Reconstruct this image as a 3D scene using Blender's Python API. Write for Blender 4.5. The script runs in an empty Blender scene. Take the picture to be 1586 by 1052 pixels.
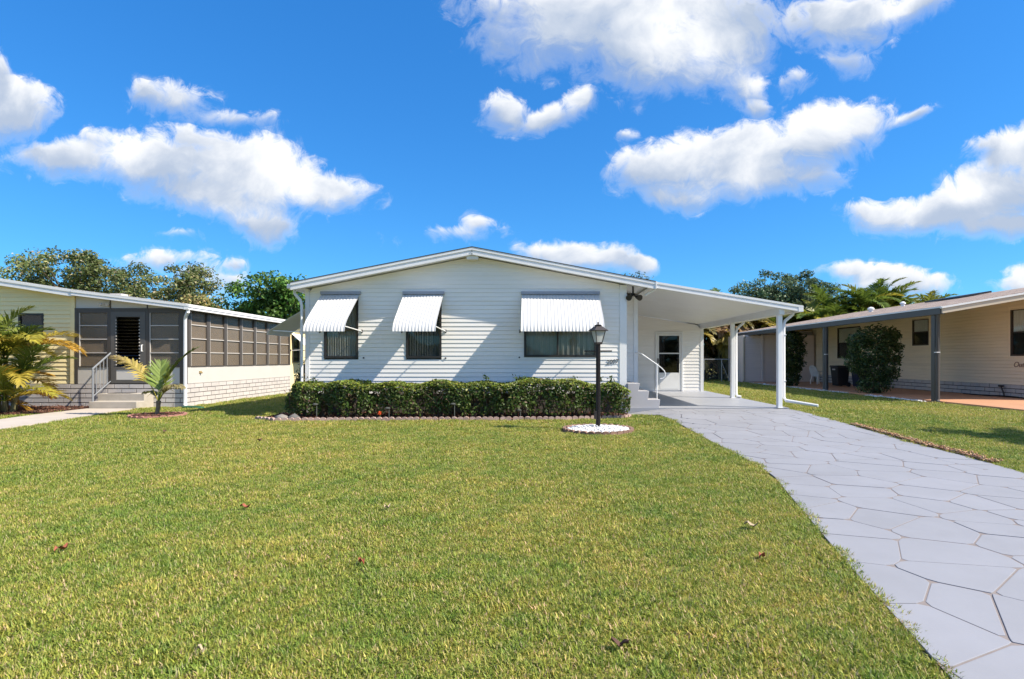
import bpy, math, random
import numpy as np
from mathutils import Vector, Matrix
R = math.radians
scene = bpy.context.scene
col = scene.collection
random.seed(7); RNG = np.random.default_rng(7)

# ------------------------------------------------------------------ camera
cam_d = bpy.data.cameras.new('camera'); cam = bpy.data.objects.new('camera', cam_d); col.objects.link(cam)
cam.location = (0, 0, 1.32); cam.rotation_euler = (R(90), 0, 0)
cam_d.sensor_width = 36; cam_d.lens = 36*860/1586
cam_d.shift_x = -32/1586; cam_d.shift_y = 31/1586
cam_d.clip_start = 0.05; cam_d.clip_end = 5000
scene.camera = cam
# ------------------------------------------------------------------ exposure
vs = scene.view_settings
vs.view_transform = 'Standard'; vs.look = 'None'; vs.exposure = 0.84; vs.gamma = 1; vs.use_curve_mapping = False
cy = scene.cycles; cy.max_bounces = 6; cy.diffuse_bounces = 3; cy.glossy_bounces = 3; cy.transmission_bounces = 4; cy.transparent_max_bounces = 10
# ------------------------------------------------------------------ sun
SUN = Vector((0.98, -0.28, 1.0)).normalized()
sd = bpy.data.lights.new('sun', 'SUN'); so = bpy.data.objects.new('sun', sd); col.objects.link(so)
sd.energy = 4.8; sd.angle = R(0.53); sd.color = (1.0, 0.91, 0.77)
so.rotation_euler = (-SUN).to_track_quat('-Z', 'Y').to_euler(); so.location = (20, -5, 30)
# ------------------------------------------------------------------ world
W = bpy.data.worlds.new('World'); scene.world = W; W.use_nodes = True
W.cycles.sampling_method = 'MANUAL'; W.cycles.sample_map_resolution = 512
def build_world():
    nt = W.node_tree; N = nt.nodes; L = nt.links; N.clear()
    def math_(op, a, b=None, c=None, clamp=False):
        n = N.new('ShaderNodeMath'); n.operation = op; n.use_clamp = clamp
        for i, v in enumerate((a, b, c)):
            if v is None: continue
            if isinstance(v, (int, float)): n.inputs[i].default_value = v
            else: L.new(v, n.inputs[i])
        return n.outputs[0]
    def vm(op, a, b=None):
        n = N.new('ShaderNodeVectorMath'); n.operation = op
        for i, v in enumerate((a, b)):
            if v is None: continue
            if isinstance(v, (tuple, list)): n.inputs[i].default_value = v
            else: L.new(v, n.inputs[i])
        return n.outputs['Value'] if op in ('LENGTH', 'DOT_PRODUCT') else n.outputs[0]
    def sstep(x, lo, hi):
        n = N.new('ShaderNodeMapRange'); n.interpolation_type = 'SMOOTHSTEP'
        L.new(x, n.inputs[0]); n.inputs[1].default_value = lo; n.inputs[2].default_value = hi
        return n.outputs[0]
    def noise(vec, scale, detail, rough=0.55, dist=0.0):
        n = N.new('ShaderNodeTexNoise'); n.inputs['Scale'].default_value = scale; n.inputs['Detail'].default_value = detail
        n.inputs['Roughness'].default_value = rough; n.inputs['Distortion'].default_value = dist
        L.new(vec, n.inputs['Vector']); return n.outputs[0]
    sky = N.new('ShaderNodeTexSky'); sky.sky_type = 'NISHITA'; sky.sun_disc = False
    sky.sun_elevation = math.asin(SUN.z); sky.sun_rotation = math.atan2(SUN.x, SUN.y)
    sky.air_density = 1.0; sky.dust_density = 0.25; sky.ozone_density = 3.0; sky.altitude = 0
    hs = N.new('ShaderNodeHueSaturation'); hs.inputs['Saturation'].default_value = 1.32; hs.inputs['Value'].default_value = 1.16; hs.inputs['Hue'].default_value = 0.509
    L.new(sky.outputs[0], hs.inputs['Color'])
    gm_ = N.new('ShaderNodeGamma'); gm_.inputs[1].default_value = 0.62; L.new(hs.outputs[0], gm_.inputs[0])
    blue = vm('MULTIPLY', gm_.outputs[0], (0.47, 1.23, 1.86))
    tc = N.new('ShaderNodeTexCoord'); d = tc.outputs['Generated']
    sep = N.new('ShaderNodeSeparateXYZ'); L.new(d, sep.inputs[0])
    dx, dy, dz = sep.outputs
    yy = math_('MAXIMUM', dy, 0.05)
    u = math_('DIVIDE', dx, yy); v = math_('DIVIDE', dz, yy)
    cmb = N.new('ShaderNodeCombineXYZ'); L.new(u, cmb.inputs[0]); L.new(v, cmb.inputs[1])
    uv = cmb.outputs[0]
    # soft warp of the cloud outlines
    wn = N.new('ShaderNodeTexNoise'); wn.inputs['Scale'].default_value = 7; wn.inputs['Detail'].default_value = 3
    L.new(uv, wn.inputs['Vector'])
    wv = vm('SUBTRACT', wn.outputs[1], (0.5, 0.5, 0.5)); wv = vm('MULTIPLY', wv, (0.11, 0.06, 0))
    uvw = vm('ADD', uv, wv)
    uv1 = vm('ADD', uvw, (0, 0, 1))
    # cumulus: cx, cy, rx, ry, weight, tilt(deg) laid out as directions seen towards the house
    CL = [(15,178,80,56,1.1,0),(0,120,22,40,.8,0),(225,142,30,24,.55,0),(285,150,62,34,.62,10),(365,184,58,16,.55,8),(150,212,30,22,.6,0),
          (110,248,110,34,1.1,4),(250,248,150,48,1.2,6),(385,270,150,58,1.35,10),(485,293,98,34,1.25,8),(330,300,150,46,1.25,14),(395,345,75,30,1.1,12),(310,213,70,22,.75,14),
          (855,45,130,78,1.15,8),(990,70,150,76,1.25,12),(1115,45,110,72,1.25,0),(960,5,250,50,1.25,0),(1140,125,48,38,.75,30),(1165,165,30,16,.6,0),
          (1310,35,90,50,1,-12),(1410,15,95,32,1,-18),(1305,95,34,36,.62,0),(1235,128,44,18,.55,0),
          (782,170,40,34,.9,10),(850,184,62,20,1,-14),(893,160,32,20,.75,-30),(975,202,24,10,.45,0),
          (1050,252,100,50,1.2,-8),(1150,250,145,60,1.35,-14),(1265,215,120,50,1.3,-16),(1335,195,60,34,1.2,-10),(1055,302,66,24,1.05,0),(1405,188,50,12,.7,-20),(1190,283,125,34,1.2,-8),
          (1375,330,70,32,1.15,0),(1470,325,110,34,1.25,-12),(1545,300,105,58,1.35,-20),(1575,235,85,44,1.25,-12),(1515,228,38,18,.7,0),(1550,345,100,26,1.15,-4),
          (895,402,100,30,1.15,6),(980,418,40,20,1,0),(1385,442,100,30,1.15,2),(1320,424,60,18,.9,0),(705,362,70,16,.5,-6),(735,347,26,14,.55,0),
          (255,404,75,16,.5,0),(330,432,70,28,.5,10),(358,410,26,12,.45,0),(1590,438,56,30,1,0),(283,363,26,10,.42,0),(-80,250,90,40,1,0),(1700,300,90,60,1,0)]
    tot = None; num = None; den = None
    for cx, cy, rx, ry, w, t in CL:
        c0, s0 = math.cos(R(t)), math.sin(R(t)); u0, v0 = (cx-825)/860, (557-cy)/860; a, b = rx*1.12/860, ry*1.12/860
        ex = vm('DOT_PRODUCT', uv1, (c0/a, -s0/a, (-c0*u0+s0*v0)/a)); ey = vm('DOT_PRODUCT', uv1, (s0/b, c0/b, (-s0*u0-c0*v0)/b))
        ln = math_('SQRT', math_('MULTIPLY_ADD', ex, ex, math_('MULTIPLY', ey, ey)))
        f = math_('MULTIPLY_ADD', ln, -w, w)
        tot = f if tot is None else math_('SMOOTH_MAX', tot, f, 0.25)
        fp = math_('MAXIMUM', f, 0.0)
        num = math_('MULTIPLY', fp, ey) if num is None else math_('MULTIPLY_ADD', fp, ey, num)
        den = fp if den is None else math_('ADD', den, fp)
    n1 = noise(uv, 9, 9, 0.6, 0.25); n2 = noise(uvw, 24, 9, 0.66, 0.6)
    nn = math_('ADD', math_('MULTIPLY', math_('SUBTRACT', n1, 0.5), 1.25), math_('MULTIPLY', math_('SUBTRACT', n2, 0.5), 1.35))
    front = math_('MULTIPLY', sstep(dy, 0.35, 0.55), sstep(math_('ABSOLUTE', u), 1.5, 1.15))
    dens_f = math_('ADD', tot, nn)
    rel = math_('MULTIPLY', math_('DIVIDE', num, math_('MAXIMUM', den, 0.02)), 0.8)
    # crisp sunlit tops, soft ragged bases
    soft = math_('MULTIPLY_ADD', sstep(rel, -0.45, 0.4), -0.75, 1.25)
    a_f = math_('MULTIPLY', sstep(math_('DIVIDE', math_('ADD', dens_f, 0.05), soft), 0.0, 1.0), front)
    # same kind of cumulus over the unseen sky, cover raised for whiter fill light
    zc = math_('ADD', math_('MAXIMUM', dz, 0.0), 0.16)
    c2 = N.new('ShaderNodeCombineXYZ'); L.new(math_('DIVIDE', dx, zc), c2.inputs[0]); L.new(math_('DIVIDE', dy, zc), c2.inputs[1])
    g = noise(c2.outputs[0], 0.9, 8, 0.55, 0.2)
    a_g = math_('MULTIPLY', sstep(g, 0.47, 0.64), math_('SUBTRACT', 1.0, front))
    alpha = math_('MAXIMUM', a_f, a_g)
    alpha = math_('MULTIPLY', alpha, sstep(dz, 0.0, 0.06))
    n3 = noise(uv, 5.5, 6, 0.55, 0.4)
    sh = math_('ADD', rel, math_('MULTIPLY', math_('SUBTRACT', n3, 0.5), 3.2))
    sh = math_('ADD', sh, math_('MULTIPLY', n2, 0.35))
    sh = sstep(sh, -0.25, 1.0)
    thick = sstep(dens_f, 0.10, 0.60)
    sh = math_('SUBTRACT', 1.0, math_('MULTIPLY', math_('SUBTRACT', 1.0, sh), math_('MULTIPLY_ADD', thick, 0.85, 0.15)))
    cm = N.new('ShaderNodeMix'); cm.data_type = 'RGBA'
    cm.inputs[6].default_value = (2.75, 3.3, 4.25, 1); cm.inputs[7].default_value = (6.1, 6.15, 6.2, 1); L.new(sh, cm.inputs[0])
    mx = N.new('ShaderNodeMix'); mx.data_type = 'RGBA'
    L.new(alpha, mx.inputs[0]); L.new(blue, mx.inputs[6]); L.new(cm.outputs[2], mx.inputs[7])
    bg = N.new('ShaderNodeBackground'); bg.inputs[1].default_value = 0.10; L.new(mx.outputs[2], bg.inputs[0])
    out = N.new('ShaderNodeOutputWorld'); L.new(bg.outputs[0], out.inputs[0])
build_world()

# ------------------------------------------------------------------ helpers
def S(r, g, b):
    f = lambda c: (c/255/12.92 if c/255 <= .04045 else ((c/255+.055)/1.055)**2.4)
    return (f(r), f(g), f(b))
MATS = {}
def pm(name, base, rough=.55, var=.10, scale=3.0, bump=0.0, bscale=60, spec=.4, metal=0, tint=None, stretch=(1,1,1), dirt=None, bdist=.01):
    """procedural material: base colour broken up by two noises, optional relief and stains"""
    if name in MATS: return MATS[name]
    m = bpy.data.materials.new(name); m.use_nodes = True; MATS[name] = m
    nt = m.node_tree; N = nt.nodes; L = nt.links
    b = N['Principled BSDF']; b.inputs['Roughness'].default_value = rough; b.inputs['Specular IOR Level'].default_value = spec
    b.inputs['Metallic'].default_value = metal
    g = N.new('ShaderNodeNewGeometry'); mp = N.new('ShaderNodeMapping'); mp.inputs['Scale'].default_value = stretch
    L.new(g.outputs['Position'], mp.inputs[0])
    n = N.new('ShaderNodeTexNoise'); n.inputs['Scale'].default_value = scale; n.inputs['Detail'].default_value = 7; n.inputs['Roughness'].default_value = .65
    L.new(mp.outputs[0], n.inputs['Vector'])
    oi = N.new('ShaderNodeObjectInfo')
    ad = N.new('ShaderNodeMath'); ad.operation = 'MULTIPLY_ADD'; L.new(oi.outputs['Random'], ad.inputs[0]); ad.inputs[1].default_value = .25; L.new(n.outputs[0], ad.inputs[2])
    mr = N.new('ShaderNodeMapRange'); L.new(ad.outputs[0], mr.inputs[0]); mr.inputs[1].default_value = .3; mr.inputs[2].default_value = .95
    mx = N.new('ShaderNodeMix'); mx.data_type = 'RGBA'; L.new(mr.outputs[0], mx.inputs[0])
    t = tint or (1, 1, 1)
    mx.inputs[6].default_value = tuple(c*(1-var*k) for c, k in zip(base, (1, 1, 1)))+(1,)
    mx.inputs[7].default_value = tuple(min(1, c*(1+var*.6)*k) for c, k in zip(base, t))+(1,)
    outc = mx.outputs[2]
    if dirt:
        n2 = N.new('ShaderNodeTexNoise'); n2.inputs['Scale'].default_value = dirt[1]; n2.inputs['Detail'].default_value = 9; n2.inputs['Roughness'].default_value = .7
        L.new(mp.outputs[0], n2.inputs['Vector'])
        r2 = N.new('ShaderNodeMapRange'); L.new(n2.outputs[0], r2.inputs[0]); r2.inputs[1].default_value = .5; r2.inputs[2].default_value = .78; r2.inputs[4].default_value = dirt[2]
        m2 = N.new('ShaderNodeMix'); m2.data_type = 'RGBA'; L.new(r2.outputs[0], m2.inputs[0]); L.new(outc, m2.inputs[6]); m2.inputs[7].default_value = tuple(dirt[0])+(1,)
        outc = m2.outputs[2]
    L.new(outc, b.inputs['Base Color'])
    if bump:
        n3 = N.new('ShaderNodeTexNoise'); n3.inputs['Scale'].default_value = bscale; n3.inputs['Detail'].default_value = 5
        L.new(mp.outputs[0], n3.inputs['Vector'])
        bp = N.new('ShaderNodeBump'); bp.inputs['Strength'].default_value = bump; bp.inputs['Distance'].default_value = bdist
        L.new(n3.outputs[0], bp.inputs['Height']); L.new(bp.outputs[0], b.inputs['Normal'])
    return m
def leaf_mat(name, rough=.45, trans=.3, wnoise=None):
    """foliage: per-leaf colour attribute, some light let through"""
    if name in MATS: return MATS[name]
    m = bpy.data.materials.new(name); m.use_nodes = True; MATS[name] = m
    nt = m.node_tree; N = nt.nodes; L = nt.links
    b = N['Principled BSDF']; b.inputs['Roughness'].default_value = rough; b.inputs['Specular IOR Level'].default_value = .35
    at = N.new('ShaderNodeAttribute'); at.attribute_name = 'col'; c = at.outputs['Color']
    if wnoise:
        g = N.new('ShaderNodeNewGeometry')
        fac = None
        for sc, det in wnoise['scales']:
            n = N.new('ShaderNodeTexNoise'); n.inputs['Scale'].default_value = sc; n.inputs['Detail'].default_value = det; L.new(g.outputs['Position'], n.inputs['Vector'])
            if fac is None: fac = n.outputs[0]
            else:
                a = N.new('ShaderNodeMath'); a.operation = 'ADD'; L.new(fac, a.inputs[0]); L.new(n.outputs[0], a.inputs[1]); fac = a.outputs[0]
        k = len(wnoise['scales'])
        mr = N.new('ShaderNodeMapRange'); L.new(fac, mr.inputs[0]); mr.inputs[1].default_value = .40*k; mr.inputs[2].default_value = .60*k
        ramp = N.new('ShaderNodeMix'); ramp.data_type = 'RGBA'; L.new(mr.outputs[0], ramp.inputs[0])
        ramp.inputs[6].default_value = wnoise['a']+(1,); ramp.inputs[7].default_value = wnoise['b']+(1,)
        mu = N.new('ShaderNodeMix'); mu.data_type = 'RGBA'; mu.blend_type = 'MULTIPLY'; mu.inputs[0].default_value = 1
        L.new(c, mu.inputs[6]); L.new(ramp.outputs[2], mu.inputs[7]); c = mu.outputs[2]
    L.new(c, b.inputs['Base Color'])
    t = N.new('ShaderNodeBsdfTranslucent'); L.new(c, t.inputs[0])
    mx = N.new('ShaderNodeMixShader'); mx.inputs[0].default_value = trans
    L.new(b.outputs[0], mx.inputs[1]); L.new(t.outputs[0], mx.inputs[2]); L.new(mx.outputs[0], N['Material Output'].inputs[0])
    return m
def glass_mat(name, tint, refl=.1, rough=.03):
    if name in MATS: return MATS[name]
    m = bpy.data.materials.new(name); m.use_nodes = True; MATS[name] = m
    nt = m.node_tree; N = nt.nodes; L = nt.links; N.remove(N['Principled BSDF'])
    tr = N.new('ShaderNodeBsdfTransparent'); tr.inputs[0].default_value = tint+(1,)
    gl = N.new('ShaderNodeBsdfGlossy'); gl.inputs['Roughness'].default_value = rough
    fr = N.new('ShaderNodeLayerWeight'); fr.inputs[0].default_value = .5
    p5 = N.new('ShaderNodeMath'); p5.operation = 'POWER'; L.new(fr.outputs['Facing'], p5.inputs[0]); p5.inputs[1].default_value = 5
    a = N.new('ShaderNodeMath'); a.operation = 'MULTIPLY_ADD'; L.new(p5.outputs[0], a.inputs[0]); a.inputs[1].default_value = .9; a.inputs[2].default_value = refl*.6
    mx = N.new('ShaderNodeMixShader'); L.new(a.outputs[0], mx.inputs[0]); L.new(tr.outputs[0], mx.inputs[1]); L.new(gl.outputs[0], mx.inputs[2])
    L.new(mx.outputs[0], N['Material Output'].inputs[0]); return m

def wloc(o):
    p = Vector((0, 0, 0))
    while o is not None: p += Vector(o.location); o = o.parent
    return p
def tag(o, label=None, cat=None, group=None, kind=None):
    if label: o['label'] = label
    if cat: o['category'] = cat
    if group: o['group'] = group
    if kind: o['kind'] = kind
    return o
def thing(name, loc, label, cat, group=None):
    o = bpy.data.objects.new(name, None); o.empty_display_size = .2; col.objects.link(o); o.location = loc
    return tag(o, label, cat, group)
def link(name, me, parent=None, loc=(0, 0, 0), scale=None):
    o = bpy.data.objects.new(name, me); col.objects.link(o); o.location = loc
    if scale: o.scale = scale
    if parent is not None: o.parent = parent
    return o
class MB:
    """collects shapes in world coordinates; build() links them as ONE mesh object"""
    def __init__(s): s.v = []; s.f = []
    def add(s, vs, fs):
        k = len(s.v); s.v += [tuple(p) for p in vs]; s.f += [tuple(i+k for i in f) for f in fs]; return s
    def box(s, x0, x1, y0, y1, z0, z1):
        return s.add([(x0,y0,z0),(x1,y0,z0),(x1,y1,z0),(x0,y1,z0),(x0,y0,z1),(x1,y0,z1),(x1,y1,z1),(x0,y1,z1)],
                     [(3,2,1,0),(4,5,6,7),(0,1,5,4),(1,2,6,5),(2,3,7,6),(3,0,4,7)])
    def prism(s, pts, a0, a1, plane='xz'):
        """2-D polygon pushed along the third axis"""
        n = len(pts)
        mk = {'xz': lambda p, a: (p[0], a, p[1]), 'yz': lambda p, a: (a, p[0], p[1]), 'xy': lambda p, a: (p[0], p[1], a)}[plane]
        return s.add([mk(p, a0) for p in pts]+[mk(p, a1) for p in pts],
                     [tuple(range(n))[::-1], tuple(range(n, 2*n))]+[(i, (i+1) % n, n+(i+1) % n, n+i) for i in range(n)])
    def tube(s, path, r, n=8, cap=True, square=False):
        P = [Vector(p) for p in path]; rr = r if isinstance(r, (list, tuple)) else [r]*len(P)
        vs = []; up = None
        for i, p in enumerate(P):
            t = (P[min(i+1, len(P)-1)]-P[max(i-1, 0)]).normalized()
            if up is None: up = t.orthogonal().normalized() if abs(t.z) > .9 else t.cross(Vector((0, 0, 1))).normalized()
            if i == 0 and abs(t.z) > .9: up = Vector((1, 0, 0)); up = (up-t*up.dot(t)).normalized()
            up = (up-t*up.dot(t)).normalized(); w = t.cross(up)
            k = 1.0
            if 0 < i < len(P)-1:
                c = (P[i]-P[i-1]).normalized().dot((P[i+1]-P[i]).normalized()); k = 1/max(.6, math.sqrt((1+c)/2))
            for j in range(n):
                a = 2*math.pi*(j+(.5 if square else 0))/n
                vs.append(p+(up*math.cos(a)+w*math.sin(a))*rr[i]*k)
        fs = [(i*n+j, i*n+(j+1) % n, (i+1)*n+(j+1) % n, (i+1)*n+j) for i in range(len(P)-1) for j in range(n)]
        if cap: fs += [tuple(range(n))[::-1], tuple(range((len(P)-1)*n, len(P)*n))]
        return s.add(vs, fs)
    def lathe(s, prof, cx, cy, n=16, square=0.0):
        vs = []
        for r, z in prof:
            for j in range(n):
                a = 2*math.pi*j/n + square
                vs.append((cx+r*math.cos(a), cy+r*math.sin(a), z))
        m = len(prof)
        fs = [(i*n+j, i*n+(j+1) % n, (i+1)*n+(j+1) % n, (i+1)*n+j) for i in range(m-1) for j in range(n)]
        fs += [tuple(range(n))[::-1], tuple(range((m-1)*n, m*n))]
        return s.add(vs, fs)
    def build(s, name, mat, parent=None, smooth=False, bevel=0):
        o0 = wloc(parent) if parent is not None else Vector((0, 0, 0))
        me = bpy.data.meshes.new(name); me.from_pydata([(x-o0.x, y-o0.y, z-o0.z) for x, y, z in s.v], [], s.f); me.update()
        if mat: me.materials.append(mat)
        if smooth: me.polygons.foreach_set('use_smooth', [True]*len(me.polygons)); me.set_sharp_from_angle(angle=R(40))
        o = link(name, me, parent)
        if bevel:
            bv = o.modifiers.new('bevel', 'BEVEL'); bv.width = bevel; bv.segments = 2; bv.limit_method = 'ANGLE'
        return o
def box(name, b, mat, parent=None, bevel=0): return MB().box(*b).build(name, mat, parent, bevel=bevel)

def npmesh(name, V, F, mat, parent=None, cols=None, smooth=False, loops=None):
    """V (n,3), F (m,k) arrays -> mesh object; cols (n,3) point colours"""
    V = np.asarray(V, dtype=np.float32).reshape(-1, 3); F = np.asarray(F, dtype=np.int32)
    me = bpy.data.meshes.new(name); m, k = F.shape
    if parent is not None:
        p = wloc(parent); V = V-np.array([p.x, p.y, p.z], dtype=np.float32)
    me.vertices.add(len(V)); me.vertices.foreach_set('co', V.ravel())
    me.loops.add(m*k); me.loops.foreach_set('vertex_index', F.ravel())
    me.polygons.add(m); me.polygons.foreach_set('loop_start', np.arange(0, m*k, k, dtype=np.int32))
    if smooth: me.polygons.foreach_set('use_smooth', np.ones(m, dtype=bool))
    if cols is not None:
        a = me.attributes.new('col', 'FLOAT_COLOR', 'POINT')
        c4 = np.ones((len(V), 4), dtype=np.float32); c4[:, :3] = cols; a.data.foreach_set('color', c4.ravel())
    me.materials.append(mat); me.update(calc_edges=True); me.validate()
    return link(name, me, parent) if name[0] != '~' else me
def rnd_unit(n, rng=RNG):
    a = rng.normal(size=(n, 3)); return a/np.linalg.norm(a, axis=1, keepdims=True)
def leaves(C, D, size, aspect, colr, up_bias=.3, rng=RNG, fold=.25):
    """diamond leaves, gently folded: centres C, outward directions D -> V, F, colours"""
    n = len(C); nrm = D*.6+rnd_unit(n, rng)*.8+np.array([0, 0, up_bias]); nrm /= np.linalg.norm(nrm, axis=1, keepdims=True)
    t = np.cross(nrm, rnd_unit(n, rng)); t /= np.linalg.norm(t, axis=1, keepdims=True)+1e-9
    b = np.cross(nrm, t); s = (size*(.6+.8*rng.random(n)))[:, None] if np.ndim(size) == 0 else size[:, None]
    w = s*aspect
    V = np.stack([C-t*s*.5, C+b*w*.5+nrm*w*fold-t*s*.05, C+t*s*.5, C-b*w*.5+nrm*w*fold-t*s*.05], axis=1).reshape(-1, 3)
    F = (np.arange(n)[:, None]*4+np.array([0, 1, 2, 3])[None]).astype(np.int32)
    return V, F, np.repeat(colr, 4, axis=0)
def pick_cols(n, palette, weights, rng=RNG, jit=.18):
    p = np.array(palette, dtype=np.float32); w = np.array(weights, float); w /= w.sum()
    c = p[rng.choice(len(p), n, p=w)]
    return np.clip(c*(1+jit*rng.normal(size=(n, 1)))*(1+.06*rng.normal(size=(n, 3))), .003, 1)

def sm(a, b, x): t = np.clip((x-a)/(b-a), 0, 1); return t*t*(3-2*t)
def ground_z(x, y):
    """the lawn lies flat and climbs a little towards the carport"""
    return .135*sm(8.2, 13.0, y)*sm(2.0, 3.2, x)*(1-.72*sm(7.0, 10.5, x))
def gz(x, y): return float(ground_z(np.float64(x), np.float64(y)))

# materials of the buildings
M_white = pm('white_paint', (.78,.78,.77), .45, .06, 2.5, dirt=((.45,.43,.38), 1.3, .25))
M_vinyl = pm('white_vinyl_siding', (.87,.84,.805), .5, .05, 1.2, .12, 25, stretch=(.6,.6,9), dirt=((.50,.47,.40), .9, .22), bdist=.004)
M_alum = pm('white_aluminium', (.80,.80,.80), .35, .04, 4)
M_gutter = pm('white_gutter', (.76,.76,.77), .4, .06, 3, dirt=((.4,.4,.38), 2.0, .2))
M_bronze = pm('dark_bronze_frame', (.030,.027,.025), .4, .2, 5)
M_shingle_dark = pm('dark_roof_edge', (.05,.045,.042), .85, .3, 30, .3)
M_curtain = pm('window_curtain', (.13,.14,.14), .9, .15, 6)
M_blind = pm('window_blind', (.80,.80,.78), .8, .1, 6)
M_glass = glass_mat('window_glass', (.84,.85,.84), .045)
M_glass_dk = glass_mat('dark_window_glass', (.35,.36,.36), .06)
M_glass_cl = glass_mat('clear_window_glass', (.88,.89,.88), .05)
M_awn = pm('awning_enamel', (.58,.58,.58), .45, .06, 4, dirt=((.45,.44,.42), 2, .2))
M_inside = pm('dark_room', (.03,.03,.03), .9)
M_conc = pm('plain_concrete', (.42,.38,.33), .85, .15, 4, .25, 50, dirt=((.22,.19,.15), 2.2, .4))
M_greyslab = pm('grey_painted_slab', (.315,.325,.355), .42, .10, 2.2, .08, 40, dirt=((.24,.24,.25), 1.2, .4))
M_soil = pm('lawn_soil', (.17,.18,.045), .95, .35, 5, .5, 40, tint=(1.2,1.0,.9))

# ------------------------------------------------------------------ ground
def build_ground():
    xs = np.concatenate([[-900,-400,-200,-100,-60,-40,-30], np.arange(-24, 30.1, .5), [34,40,60,100,200,400,900]])
    ys = np.concatenate([[-900,-300,-100,-40,-15,-6], np.arange(-2, 34.1, .5), [38,45,60,90,150,300,600,1500]])
    X, Y = np.meshgrid(xs, ys); Z = ground_z(X, Y)
    V = np.stack([X, Y, Z], -1).reshape(-1, 3); w = len(xs)
    i, j = np.meshgrid(np.arange(len(xs)-1), np.arange(len(ys)-1)); a = (j*w+i).ravel()
    o = npmesh('ground', V, np.stack([a, a+1, a+w+1, a+w], 1), M_soil, smooth=True); tag(o, kind='structure')
build_ground()
def in_poly(px, py, poly):
    inside = np.zeros(px.shape, bool); n = len(poly)
    for i in range(n):
        x0, y0 = poly[i]; x1, y1 = poly[(i+1) % n]
        c = ((y0 > py) != (y1 > py)) & (px < (x1-x0)*(py-y0)/(y1-y0+1e-12)+x0)
        inside ^= c
    return inside
def clip_half(poly, a, b, c):
    """keep the part of poly where a*x+b*y <= c"""
    out = []
    for i in range(len(poly)):
        p, q = poly[i], poly[(i+1) % len(poly)]
        dp, dq = a*p[0]+b*p[1]-c, a*q[0]+b*q[1]-c
        if dp <= 0: out.append(p)
        if dp*dq < 0:
            t = dp/(dp-dq); out.append((p[0]+t*(q[0]-p[0]), p[1]+t*(q[1]-p[1])))
    return out

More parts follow.
